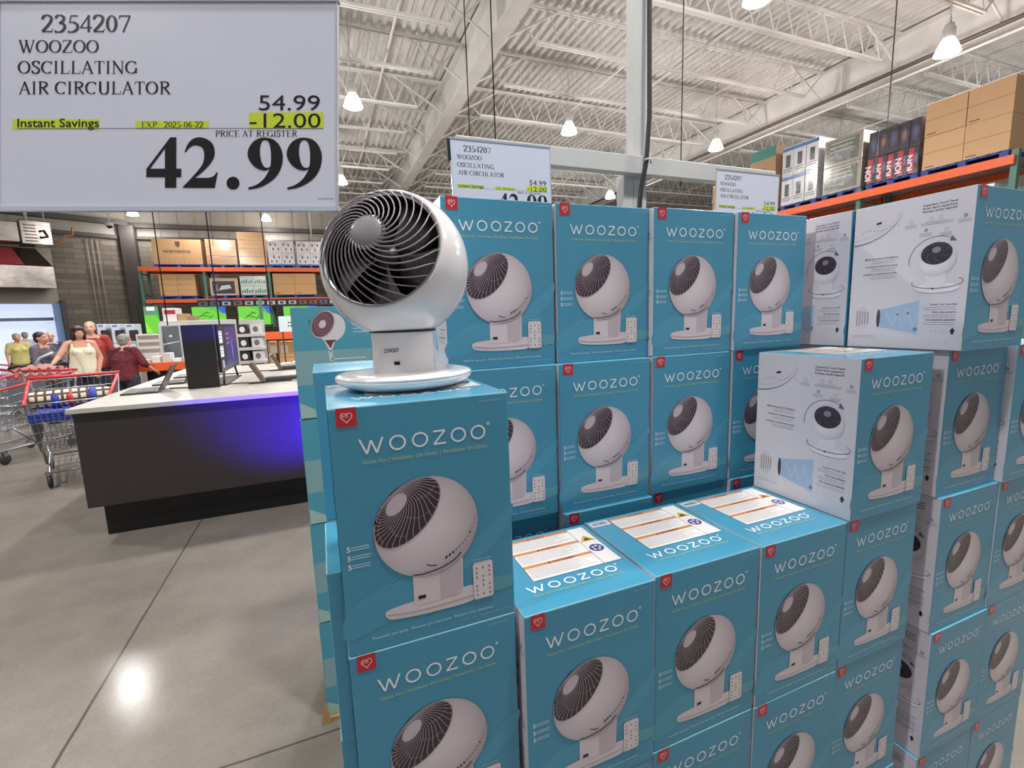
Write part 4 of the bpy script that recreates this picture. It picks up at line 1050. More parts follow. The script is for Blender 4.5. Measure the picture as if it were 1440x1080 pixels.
GR = 'pallet loads on the right rack'
def RB(y0, y1, z0, z1, nx, nz, base, label, art, wrap=False, side=None, D_=1.05):
    # y0 far end, y1 near end ; local x runs towards the camera
    load((10.42, y0, z0), y0 - y1, D_, z1 - z0, nx, nz, base, label, art, wrap, rz=math.radians(-90), group=GR, side=side)
def art_ion(pr, w, h, i, k):
    if k == 0:
        pr.rect(w * .03, h * .05, w * .97, h * .95, (36, 34, 42), 2); pr.rect(w * .03, h * .05, w * .56, h * .95, (186, 36, 60), 3)
        vs, fs = text_polys('ION', .03); x0 = min(v[0] for v in vs); x1 = max(v[0] for v in vs); s = h * .56 / (x1 - x0)
        pr.mb.add([pr.P(w * .40 - v[1] * s * .9, h * .14 + (v[0] - x0) * s, 4) for v in vs], fs, (232, 226, 230), pr.m)
        pr.ell(w * .72, h * .55, w * .17, h * .2, (84, 96, 110), 3, 14); pr.ell(w * .72, h * .55, w * .08, h * .10, (150, 90, 140), 4, 12)
    else:
        pr.rect(w * .03, h * .05, w * .97, h * .95, (44, 40, 52), 2); pr.ell(w * .5, h * .5, w * .34, h * .3, (84, 66, 90), 3, 14); pr.ell(w * .5, h * .5, w * .18, h * .16, (150, 110, 60) if i % 2 else (70, 90, 130), 4, 12)
def side_txt(p2, d, h, i, k):
    p2.rect(0, 0, d, h, (150, 120, 90), 1); p2.fakelines(d * .1, d * .5, h * .8, 5, h * .1, h * .03, (110, 84, 62), 2, k)
    p2.rect(d * .55, 0, d * .56, h, (120, 94, 70), 2)
def art_game(pr, w, h, i, k):
    pr.rect(w * .05, h * .1, w * .9, h * .9, (96, 104, 88), 2); pr.poly([(w * .1, h * .3), (w * .5, h * .7), (w * .85, h * .5), (w * .6, h * .2)], (128, 120, 130), 3); pr.fakelines(w * .15, w * .8, h * .8, 3, h * .15, h * .05, (170, 176, 160), 4, i + k)
def art_wb(pr, w, h, i, k):
    pr.rect(0, h * .86, w, h * .97, (60, 110, 180), 2); pr.rect(w * .3, h * .3, w * .7, h * .72, (60, 58, 70), 2); pr.fakelines(w * .1, w * .9, h * .22, 2, h * .08, h * .04, (120, 120, 130), 3, i + k)
def art_tb(pr, w, h, i, k):
    pr.rect(0, h * .84, w, h, (60, 132, 118), 2); pr.rect(w * .4, h * .55, w * .62, h * .68, (80, 62, 48), 2)
RB(5.12, 3.86, 3.93, 5.24, 2, 2, (206, 164, 120), 'tall plain brown load at the near end of the right rack', art_plain)
RB(6.12, 5.18, 3.93, 5.08, 5, 2, (60, 44, 54), 'red and black load with white ION lettering on the right rack', art_ion, True)
RB(7.08, 6.24, 3.93, 5.22, 1, 2, (150, 140, 126), 'grey-brown wrapped load left of the red one on the right rack', art_game, True)
RB(8.14, 7.22, 3.93, 5.42, 3, 2, (206, 204, 208), 'white wrapped load with blue stripes on the right rack', art_wb, True)
RB(9.10, 8.34, 3.93, 5.60, 1, 1, (176, 140, 104), 'brown load with a green top band on the right rack', art_tb)
RB(10.4, 9.3, 3.93, 5.1, 2, 2, KR, 'plain brown load at the far left of the right rack, mostly hidden', art_plain)
RB(6.1, 4.0, 2.44, 3.55, 4, 1, (226, 222, 214), 'row of pale cartons under the right rack beam at the near bay', art_plain, True)
RB(8.6, 6.4, 2.44, 3.52, 4, 1, (222, 214, 204), 'row of pale cartons under the right rack beam at the far bay', art_plain, True)
# ---------------------------------------------------------------- island counter with electronics
IX0, IX1, IY0, IY1 = -2.27, 1.10, 3.41, 6.45
isl = empty('display_counter', (IX0, IY0, 0), 0, 'dark display counter with a pale top standing left of the fan cartons', 'counter')
mb = MB(); mb.cbox((-.012, -.06, .965), (IX1 - IX0, IY1 - IY0, 1.0), .003); mb.build('countertop', M['countertop'], isl)
mb = MB(); mb.cbox((0, 0, .262), (IX1 - IX0 - .02, IY1 - IY0 - .02, .962), .004); mb.build('counter_panel', M['counter_side'], isl)
mb = MB(); mb.box((.045, .13, 0), (IX1 - IX0 - .1, IY1 - IY0 - .14, .262)); mb.build('kick_base', M['kick'], isl)
ld = bpy.data.lights.new('unseen_blue_glow', 'SPOT'); ld.energy = 950; ld.color = (.05, .008, 1); ld.shadow_soft_size = .06; ld.spot_size = math.radians(50); ld.spot_blend = 1.0  # unseen blue spot without a body, added to throw the glow on the counter
lo = bpy.data.objects.new('unseen_blue_glow', ld); COL.objects.link(lo); lo.location = (-.36, 2.35, .38)
lo.rotation_euler = (Vector((-.95, 3.41, .84)) - Vector(lo.location)).to_track_quat('-Z', 'Y').to_euler()

def dark_box(name, a, b, m, label, cat, c=.004, parent=None):
    mb = MB(); mb.cbox(a, b, c); return mb.build(name, m, parent, label=label, cat=cat)
# black upright display panel and the monitor behind it
e = empty('monitor_display', (-1.60, 4.0, 1.0), 0, 'black upright display panel with a monitor beside it on the counter', 'display')
mb = MB(); mb.cbox((-.113, .05, 0), (.125, .09, .552), .004); mb.build('end_panel', M['black'], e)
mb = MB(); mb.cbox((.125, .09, .12), (.15, 1.05, .552), .003); mb.build('monitor_body', M['black'], e)
mb = MB(); pr = Pr(mb, (.1502, .10, .13), (0, .87, 0), (0, 0, .9))
pr.rect(0, 0, 1.08, .46, (34, 32, 50), 1); pr.rect(.02, .02, .26, .44, (52, 50, 66), 2); pr.rect(.34, .02, 1.05, .44, (60, 56, 110), 2)
for z0, z1 in ((.28, .40), (.14, .25)): pr.rect(.02, z0, .19, z1, (235, 240, 255), 3); pr.fakelines(.04, .17, z1 - .02, 3, .03, .012, (150, 160, 190), 4, 3)
pr.ring(.12, .07, .03, .018, (235, 240, 255), 3); pr.fakelines(.4, .6, .36, 3, .05, .014, (130, 130, 180), 3, 5)
pr.ell(.72, .2, .025, .14, (90, 70, 230), 3, rot=.2); pr.ell(.72, .2, .01, .1, (170, 150, 255), 4, rot=.2)
mb.build('screen', M['screen'], e)
mb = MB(); mb.tube([(.135, .25, .12), (.14, .17, .0)], .01, 6); mb.tube([(.135, .85, .12), (.14, .95, .0)], .01, 6); mb.cbox((.0, .14, 0), (.17, .98, .012), .003); mb.build('stand', M['black'], e)

def laptop(x, y, rz, tilt, label, w_=.36, d_=.25):
    e = empty('laptop', (x, y, 1.0), rz, label, 'laptop', 'laptops on the counter')
    mb = MB(); mb.cbox((-w_ / 2, -d_ / 2, 0), (w_ / 2, d_ / 2, .016), .004); mb.build('keyboard_base', M['lap'], e)
    R_ = Matrix.Translation((0, d_ / 2, .014)) @ Matrix.Rotation(math.radians(tilt), 4, 'X')
    mb = MB(); mb.cbox((-w_ / 2, 0, -.008), (w_ / 2, d_ * .95, 0), .002, M=R_); mb.build('lid', M['lap'], e)
    mb = MB(); mb.cbox((-w_ / 2 + .01, .012, 0), (w_ / 2 - .01, d_ * .93, .0012), .0004, M=R_); mb.build('laptop_screen', M['black_gloss'], e)
    mb = MB(); mb.box((-w_ / 2 + .02, -.02, .016), (w_ / 2 - .02, d_ / 2 - .02, .0175)); mb.build('keys', M['black'], e)
M['lap'] = mat('dark_grey_aluminium', (72, 72, 76), .35, metal=.5)
laptop(-2.05, 4.12, math.radians(-84), 62, 'open grey laptop nearest the counter corner, seen from its side')
laptop(-2.00, 4.72, math.radians(-84), 66, 'second open grey laptop behind the corner one on the counter')
laptop(-1.98, 5.35, math.radians(-86), 70, 'third open laptop, deepest of the row along the counter edge')
def tablet(x, y, rz, label):
    e = empty('tablet_stand', (x, y, 1.0), rz, label, 'tablet', 'tablets on angled stands')
    mb = MB(); mb.cbox((-.18, -.05, 0), (.18, .05, .012), .004); mb.cbox((-.04, -.04, .012), (.30, .04, .050), .008); mb.build('foot', M['lap'], e)
    R_ = Matrix.Translation((-.05, 0, .02)) @ Matrix.Rotation(math.radians(-28), 4, 'Y')
    mb = MB(); mb.cbox((-.028, -.07, 0), (.012, .07, .20), .006, M=R_); mb.build('tablet_body', mat('bronze_back', (120, 100, 88), .3, metal=.4), e)
    mb = MB(); mb.tube([(-.1, 0, .008), (-.3, .08, .006), (-.55, .0, .006), (-.8, .1, .006)], .005, 6); mb.build('cord', M['wire'], e)
tablet(-1.08, 4.15, math.radians(4), 'tablet on a bent stand, front one right of the black panel')
tablet(-1.02, 5.35, math.radians(12), 'tablet on a bent stand further back by the white papers')
mb = MB()
for k in range(5): mb.box((-1.25 + .13 * k, 6.0 + .03 * (k % 2), 1.0), (-1.14 + .13 * k, 6.25, 1.012 + .01 * (k % 3)))
mb.build('leaflets', M['steel_white'], label='low row of white leaflets along the back of the counter', cat='leaflets')

# ---------------------------------------------------------------- things between the counter and the far rack
def P2(px, py, Y):
    d = CF + CR * ((px - 720) / 659.675) + CU * ((540 - py) / 659.675); return CAM + d * ((Y - CAM.y) / d.y)
def rectpx(x0, y0, x1, y1, Y):
    a = P2(x0, y1, Y); b_ = P2(x1, y0, Y); return min(a.x, b_.x), min(a.z, b_.z), max(a.x, b_.x), max(a.z, b_.z)
def tv(x0, z0, x1, z1, Y, label, blue=True, portrait=False, group='televisions with green pictures'):
    e = empty('television', ((x0 + x1) / 2, Y, z0), 0, label, 'television', group); ww = (x1 - x0) / 2; hh = z1 - z0
    mb = MB(); mb.cbox((-ww - .03, 0, -.03), (ww + .03, .06, hh + .03), .006); mb.build('bezel', M['black'], e)
    mb = MB(); pr = Pr(mb, (-ww, -.004, 0), (1, 0, 0), (0, 0, 1)); w_ = 2 * ww
    pr.rect(0, 0, w_, hh, (110, 205, 60), 1); pr.poly([(0, 0), (w_ * .5, 0), (0, hh * .45)], (150, 225, 80), 2); pr.poly([(w_ * .3, hh), (w_, hh * .5), (w_, hh)], (84, 186, 70), 2)
    if blue: pr.poly([(w_ * .72, hh), (w_, hh), (w_, hh * .6), (w_ * .9, hh * .6)], (50, 90, 200), 3)
    if portrait: pr.rect(w_ * .2, hh * .84, w_ * .75, hh * .98, (240, 250, 240), 3); pr.rect(0, hh * .68, w_, hh, (100, 140, 110), 2)
    else:
        for a, b_ in (((.2, .4), (.45, .7)), ((.28, .5), (.5, .4)), ((.4, .68), (.52, .62)), ((.5, .3), (.62, .5))): pr.line([(w_ * a[0], hh * a[1]), (w_ * b_[0], hh * b_[1])], hh * .05, (30, 110, 30), 4)
    mb.build('screen', M['screen'], e)
    mb = MB(); mb.cbox((-ww * .3, .06, -.05), (ww * .3, .14, hh * .6), .01); mb.cbox((-.05, .08, -z0), (.05, .14, .1), .005); mb.build('wall_bracket', M['black'], e)
x0, z0, x1, z1 = rectpx(269, 452, 319, 432, 19); tv(x0, z0 - .05, x1, z1, 19, 'green television left of the dark gap, above the counter display')
x0, z0, x1, z1 = rectpx(334, 456, 384, 431, 19); tv(x0, z0, x1, z1, 19, 'green television right of the dark gap, behind the thick cable')
x0, z0, x1, z1 = rectpx(398, 458, 448, 431, 19); tv(x0, z0, x1, z1, 19, 'green television partly behind the pedestal fan carton')
x0, z0, x1, z1 = rectpx(201, 468, 227, 431, 14); tv(x0, z0, x1, z1, 14, 'upright green screen by the concrete block wall', False, True)
mb = MB(); x0, z0, x1, z1 = rectpx(192, 500, 203, 428, 13.9); mb.cbox((x0, 13.85, 0), (x1 , 15.2, z1), .01); mb.build('display_wall', M['black'], label='tall black partition beside the upright green screen', cat='partition')
# dark header row of small pictured cartons above the televisions
rr2 = random.Random(5)
for k in range(14):
    mb = MB(); a = -5.2 + k * .42; c_ = rr2.choice([(40, 38, 44), (52, 44, 46), (34, 40, 52)])
    mb.cbox((a, 22.2, 2.34), (a + .40, 22.40, 2.62), .005, c_)
    pr = Pr(mb, (a, 22.199, 2.34), (1, 0, 0), (0, 0, 1)); pr.rect(.05, .05, .35, .2, rr2.choice([(180, 180, 186), (150, 90, 70), (90, 100, 130), (200, 196, 190)]), 2); pr.rect(.12, .08, .26, .17, (40, 36, 44), 3)
    mb.build('small_carton', M['kraft'], label='dark pictured carton, number %d from the left in the far dark row' % (k + 1), cat='carton', group='dark cartons in a row above the televisions')
dark_box('header_shelf', (-5.3, 22.15, 2.30), (3.0, 22.44, 2.34), M['black'], 'black shelf carrying the row of small dark cartons', 'shelf')
mb = MB(); mb.cbox((-5.9, 19.2, 0), (1.0, 20.3, 1.45), .02); mb.build('television_plinth', M['black'], label='long black plinth under the televisions', cat='plinth')
mb = MB()
for k in range(6): mb.box((-5.2 + 1.6 * k, 22.41, 2.34), (-5.17 + 1.6 * k, 22.44, 2.60))
mb.build('shelf_straps', M['black'], bpy.data.objects['header_shelf'])
# white shelf unit with black and white boxes
def shelf_unit(Y, px0, px1, pyt, label, boxes=True):
    x0 = P2(px0, 500, Y).x; x1 = P2(px1, 500, Y).x; zt = P2(px0, pyt, Y).z
    e = empty('shelf_unit', ((x0 + x1) / 2, Y, 0), 0, label, 'shelf unit'); ww = (x1 - x0) / 2
    mb = MB(); mb.box((-ww, .45, 0), (ww, .47, zt)); mb.build('back_board', M['steel_white'], e)
    for k in range(5):
        z = zt - .28 - k * .27
        mb = MB(); mb.cbox((-ww, 0, z - .06), (ww, .45, z), .006); mb.build('shelf', M['steel_white'], e)
        for q in range(2):
            mb = MB(); cw = ww * .78; a = (x0 + x1) / 2 - ww * .95 + q * ww; c = (34, 32, 36) if q == 0 else (214, 210, 208)
            mb.cbox((a, Y + .04, z), (a + cw, Y + .36, z + .19), .004, c); pr = Pr(mb, (a, Y + .039, z), (1, 0, 0), (0, 0, 1)); pr.ell(cw * .5, .09, .05, .06, (226, 224, 224) if q == 0 else (110, 108, 112), 2, 12)
            mb.build('headset_box', M['kraft'], label='%s small box on the %s shelf of the white shelf unit' % (('black', 'white')[q], ORD[k]), cat='box', group='small boxes in the white shelf unit')
shelf_unit(10, 336, 373, 450, 'white shelf unit holding black and white boxes behind the counter')
# white column cabinet with grey panel
x0, z0, x1, z1 = rectpx(222, 520, 262, 456, 10)
e = empty('display_cabinet', ((x0 + x1) / 2, 10, 0), 0, 'white cabinet with a grey front panel behind the laptops', 'cabinet'); ww = (x1 - x0) / 2
mb = MB(); mb.cbox((-ww, 0, 0), (ww, .5, z1), .008); mb.build('cabinet_body', M['steel_white'], e)
mb = MB(); mb.cbox((-ww * .72, -.012, z0 + .22), (ww * .8, 0, z1 - .04), .004, (98, 102, 108)); pr = Pr(mb, (-ww * .72, -.013, z0 + .22), (1, 0, 0), (0, 0, 1)); pr.rect(ww * .6, .42, ww * .85, .46, (220, 224, 228), 2); pr.poly([(.0, .30), (ww * 1.52, .34), (ww * 1.52, .33), (.0, .27)], (214, 220, 226), 2); mb.build('front_panel', M['kraft'], e)
x0, z0, x1, z1 = rectpx(224, 512, 332, 452, 11.5)
mb = MB(); mb.cbox((x0, 11.5, 0), (x1, 12.2, z1), .01); mb.build('white_partition', M['steel_white'], label='low white partition behind the black display panel', cat='partition')
for (a0, b0, a1, b1, c0, lb) in ((230, 433, 248, 452, (222, 216, 214), 'white carton with a red band standing on the white partition'), (249, 441, 262, 452, (176, 140, 100), 'brown carton on the white partition, left of the green televisions'), (263, 444, 274, 452, (150, 112, 84), 'darker brown carton on the white partition')):
    x0, z0, x1, z1 = rectpx(a0, b0, a1, b1, 11.6); mb = MB(); zt = P2(250, 452, 11.5).z + .001; mb.cbox((x0, 11.6, zt), (x1, 12.0, max(z1, zt + .1)), .006, c0)
    if c0[1] > 200: pr = Pr(mb, (x0, 11.599, zt), (1, 0, 0), (0, 0, 1)); pr.rect(.03, (z1 - zt) * .55, x1 - x0 - .03, (z1 - zt) * .85, (170, 40, 54), 2)
    mb.build('carton', M['kraft'], label=lb, cat='carton')
# low orange counter where the shoppers stand
x0, z0, x1, z1 = rectpx(188, 527, 262, 512, 8.86)
e = empty('service_bench', (x0, 8.86, 0), 0, 'low bench with an orange front edge beside the woman in maroon', 'bench'); L0 = x1 - x0 + .6
mb = MB(); mb.cbox((0, 0, z1 - .14), (L0, .06, z1), .004); mb.build('orange_edge', M['rack_orange'], e)
mb = MB(); mb.cbox((0, .06, z1 - .05), (L0, .7, z1), .004); mb.build('bench_top', M['steel_white'], e)
mb = MB(); mb.cbox((.1, .2, 0), (L0 - .1, .65, z1 - .05), .01); mb.build('bench_base', M['counter_side'], e)
for k in range(6):
    mb = MB(); a = x0 + .08 + .15 * k; hh = .05 + .05 * (k % 3); c = (226, 224, 222) if k % 2 else (206, 204, 206)
    mb.cbox((a, 8.95, z1), (a + .12, 9.2, z1 + hh), .006, c); mb.build('white_box', M['kraft'], label='small white box, number %d from the left on the orange edged bench' % (k + 1), cat='box', group='white boxes on the orange edged bench')
mb = MB(); mb.cbox((P2(193, 490, 9.6).x, 9.6, 0), (P2(222, 490, 9.6).x, 9.9, P2(200, 470, 9.6).z), .01, (210, 206, 200))
pr = Pr(mb, (P2(193, 490, 9.6).x, 9.599, 0), (1, 0, 0), (0, 0, 1))
for q in range(3): pr.rect(.03, 1.1 + q * .12, .34, 1.17 + q * .12, (150, 136, 128), 2)
mb.build('stacked_panel', M['kraft'], label='pale shelf end with layered goods left of the white cabinet', cat='shelf')
# white signboard, orange beam and brown cartons at the right
x0, z0, x1, z1 = rectpx(391, 466, 414, 445, 12); mb = MB(); mb.cbox((x0, 12, z0), (x1 + .25, 12.03, z1), .003, (220, 232, 240)); pr = Pr(mb, (x0, 11.999, z0), (1, 0, 0), (0, 0, 1))
for q in range(4): pr.rect(.20 + .05 * (q % 2), .12 + .08 * (q // 2), .23 + .05 * (q % 2), .16 + .08 * (q // 2), (40, 60, 70), 2)
mb.box((x0 + .05, 12.03, 0), (x0 + .08, 12.06, z1), (60, 60, 60)); mb.build('notice_board', M['kraft'], label='small white notice board left of the pedestal fan carton', cat='notice')
e = empty('low_rack', (P2(374, 500, 13).x, 13, 0), 0, 'low orange rack bay right of the white shelf unit', 'rack'); zt = P2(374, 467, 13).z
mb = MB(); mb.cbox((0, 0, zt - .2), (2.2, .06, zt), .004); mb.build('beam', M['rack_orange'], e)
mb = MB(); mb.cbox((-.05, 0, 0), (.03, .09, 2.2), .004); mb.build('upright', M['rack_green'], e)
mb = MB(); mb.cbox((2.17, 0, 0), (2.25, .09, 2.2), .004); mb.build('upright', M['rack_green'], e)
for q, (a, b_) in enumerate(((376, 391), (391, 418))):
    x0, z0, x1, z1 = rectpx(a, 520, b_, 481, 13.2); mb = MB(); mb.cbox((x0, 13.2, 0), (x1 - .01, 13.9, z1), .01, (200, 156, 106)); pr = Pr(mb, (x0, 13.199, 0), (1, 0, 0), (0, 0, 1)); pr.rect(.05, z1 - .30, .22, z1 - .1, (214, 206, 196), 2); pr.rect(0, z1 * .6, x1 - x0 - .01, z1 * .6 + .02, (150, 112, 74), 2)
    mb.build('brown_carton', M['kraft'], label=('narrow brown carton under the low orange beam', 'wide brown carton under the low orange beam, next to the fan cartons')[q], cat='carton')
# white posters of suitcases behind the shoppers
for k in range(3):
    x0, z0, x1, z1 = rectpx(135 + 20 * k, 506, 154.4 + 20 * k, 456, 12); mb = MB(); mb.cbox((x0, 12, 0), (x1, 12.5, z1), .01, (214, 218, 230)); pr = Pr(mb, (x0, 11.999, 0), (1, 0, 0), (0, 0, 1)); w_ = x1 - x0
    pr.rect(.03, z1 - .06, w_ - .03, z1 - .02, (110, 140, 190), 2); pr.rect(.0, z1 - .42, w_, z1 - .40, (150, 150, 160), 2)
    for j in range(2):
        pr.rrect(w_ * .4, z1 - .37 - j * .44, w_ * .4 + .17, z1 - .13 - j * .44, .03, (44, 40, 44), 3); pr.fakelines(.03, w_ * .33, z1 - .15 - j * .44, 4, .05, .012, (150, 130, 140), 3, k)
    mb.build('luggage_carton', M['kraft'], label=('white luggage carton stack behind the man in the red shirt', 'white luggage carton stack above the grey haired woman', 'white luggage carton stack touching the black partition')[k], cat='carton', group='white luggage carton stacks')

# ---------------------------------------------------------------- heater and hood over the entrance
def onW(px, py, off=0.0):
    d = CF + CR * ((px - 720) / 659.675) + CU * ((540 - py) / 659.675)
    c0 = Vector((-7.9, YW - .1, 0)); n = Vector((-sa, ca, 0)); c0 = c0 - n * off
    return CAM + d * ((c0 - CAM).dot(n) / d.dot(n))
Wi = MW.inverted()
def wl(px, py, off):
    return Wi @ onW(px, py, off)
a = wl(80, 405, 1.2); b_ = wl(0, 372, 1.2); t_l = wl(62, 348, 1.2)
e = empty('air_curtain_hood', MW @ Vector((a.x, -1.2, a.z)), math.radians(30), 'crumpled shiny metal hood over the entrance at far left', 'hood')
ox, oz = a.x, a.z
mb = MB(); mb.box((-4.5, 0, 0), (0, 1.15, b_.z - oz)); 
hz = b_.z - oz; tz = t_l.z - oz
mb.add([(-4.5, 0, hz), (0, 0, hz), (-.35, .45, tz), (-4.2, .45, tz), (-4.5, 1.15, hz), (0, 1.15, hz), (-.35, 1.15, tz), (-4.2, 1.15, tz)], [(0, 1, 2, 3), (1, 5, 6, 2), (3, 2, 6, 7), (0, 3, 7, 4)])
for i in range(len(mb.v)): pass
h_ = mb.build('hood_sheet', M['galv'], e)
mb = MB(); mb.add([(-4.45, -.012, hz + .03), (-.75, -.012, hz + .03), (-.95, .43, tz - .02), (-4.2, .43, tz - .02)], [(0, 1, 2, 3)]); mb.build('red_band', mat('red_hood_sheet', (196, 84, 92), .35, metal=.3), e)
mb = MB(); mb.tube([(0, .2, hz * .3), (.45, .2, hz * .3)], .02, 6); mb.build('drip_pipe', M['chrome'], e)
p1 = wl(34, 340, 2.2); p2 = wl(74, 309, 2.2); 
e = empty('unit_heater', MW @ Vector((p1.x, -1.7, p1.z)), math.radians(30), 'boxy silver unit heater hung above the metal hood', 'heater'); hw, hh = p2.x - p1.x, p2.z - p1.z
mb = MB(); mb.cbox((0, 0, 0), (hw, .9, hh), .03); mb.cbox((-.9, .05, .05), (-.01, .85, hh * .9), .03); mb.build('heater_case', M['galv'], e)
mb = MB()
for q in range(6): mb.box((.1, -.02, .1 + q * hh * .13), (hw * .5, .0, .13 + q * hh * .13))
mb.tube([(hw * .6, -.03, hh * .55), (hw * .75, -.06, hh * .6), (hw * .85, -.03, hh * .35), (hw * .6, -.05, hh * .3)], .04, 8); mb.build('burner_parts', M['dark_plastic'], e)
mb = MB(); mb.tube([(hw * .3, .4, hh), (hw * .3, .4, 7.9 - p1.z)], .05, 8); mb.tube([(hw * .9, .5, hh), (hw * .9, .5, 7.9 - p1.z)], .02, 6); mb.build('flue', M['steel_white'], e)
mb = MB(); mb.tube([(hw, .2, hh * .2), (hw + .35, .2, hh * .2), (hw + .35, .2, hh * .5), (hw + .6, .2, hh * .55), (hw + .6, .2, hh * .9)], .03, 8); mb.build('gas_pipe', mat('copper_pipe', (196, 128, 72), .4, metal=.6), e)
# small camera dome on a drop pole
for (px, py, lb) in ((154, 318, 'white dome camera on a drop pole left of the corner column'),):
    q = onW(px, py, 3.0); e = empty('dome_camera', q, 0, lb, 'camera')
    mb = MB(); mb.tube([(0, 0, .08), (0, 0, 7.97 - q.z)], .025, 8); mb.build('drop_pole', M['steel_white'], e)
    mb = MB(); mb.lathe([(0, .12), (.12, .10), (.13, .03), (.09, 0)], 16); mb.build('camera_housing', M['steel_white'], e)
    mb = MB(); mb.lathe([(.09, .0), (.08, -.05), (.0, -.09)], 16); mb.build('camera_dome', M['black_gloss'], e)
q = P2(438, 335, 21); mb = MB(); mb.tube([(q.x, 21, q.z), (q.x, 21, 7.97)], .03, 8); mb.build('conduit_drop', M['steel_white'], label='thin white conduit dropping above the last white load', cat='conduit')
for (px, py, Y, lb) in ((1242, 65, 7.0, 'white junction box under the roof, right of the top lamp'), (1057-0, 258, 9.0, 'small white box on the hidden cable')):
    if px < 1100: continue
    q = P2(px, py, Y); mb = MB(); mb.cbox((q.x - .09, Y, q.z - .09), (q.x + .09, Y + .16, q.z + .12), .01); mb.tube([(q.x, Y + .08, q.z + .12), (q.x, Y + .08, 7.97)], .012, 6); mb.build('junction_box', M['steel_white'], label=lb, cat='junction box')
# ---------------------------------------------------------------- people
def D2(px, py, d): return CAM + (CF + CR * ((px - 720) / 659.675) + CU * ((540 - py) / 659.675)) * d
def ico(mb, c, r, sub=3, M_=None):
    bm = bmesh.new(); bmesh.ops.create_icosphere(bm, subdivisions=sub, radius=1)
    vs = [Vector((c[0] + v.co.x * r[0], c[1] + v.co.y * r[1], c[2] + v.co.z * r[2])) for v in bm.verts]
    if M_: vs = [M_ @ v for v in vs]
    bm.verts.index_update(); mb.add(vs, [[v.index for v in f.verts] for f in bm.faces], None, 0, True); bm.free()
def loft(mb, rings, n=28):
    vs = []; fs = []
    for c, rx, ry in rings:
        for k in range(n): a = 2 * math.pi * k / n; vs.append((c[0] + rx * math.cos(a), c[1] + ry * math.sin(a), c[2]))
    for i in range(len(rings) - 1):
        for k in range(n): fs.append((i * n + k, i * n + (k + 1) % n, (i + 1) * n + (k + 1) % n, (i + 1) * n + k))
    fs.append(tuple(range(n))[::-1]); fs.append(tuple((len(rings) - 1) * n + k for k in range(n)))
    mb.add(vs, fs, None, 0, True)
def limb(mb, pts, rs):
    mb.tube(pts, rs, 14)
    for p, r in zip(pts, rs): ico(mb, p, (r, r, r), 2)
def fuse(mb, name, m, parent, vox, smooth=4):
    o = mb.build(name, m, parent)
    r = o.modifiers.new('fuse', 'REMESH'); r.mode = 'VOXEL'; r.voxel_size = vox; r.use_smooth_shade = True
    s = o.modifiers.new('relax', 'SMOOTH'); s.iterations = smooth; s.factor = .5
    return o
def hand(mb, w_, d, side, s=1.0):
    """palm plus five bent fingers, w_ wrist, d direction of the hand"""
    w_ = Vector(w_); d = Vector(d).normalized(); lat = d.cross(Vector((0, 0, 1)))
    if lat.length < .1: lat = Vector((1, 0, 0))
    lat.normalize(); dn = d.cross(lat).normalized()
    if dn.z > 0: dn = -dn
    palm = w_ + d * .045 * s
    for q in (-.025, -.008, .010, .026): mb.tube([w_ + lat * q * .6 * s, w_ + d * .085 * s + lat * q * s], [.015 * s, .012 * s], 8)
    for q, ln_ in zip((-.030, -.010, .010, .030), (.058, .072, .076, .066)):
        a = w_ + d * .08 * s + lat * q * s
        limb(mb, [a, a + d * ln_ * .5 * s + dn * .008 * s, a + d * ln_ * .85 * s + dn * .026 * s], [.0088 * s, .008 * s, .007 * s])
    a = w_ + d * .025 * s + lat * .028 * side * s
    limb(mb, [a, a + lat * .026 * side * s + d * .025 * s, a + lat * .034 * side * s + d * .052 * s + dn * .01 * s], [.011 * s, .0095 * s, .008 * s])
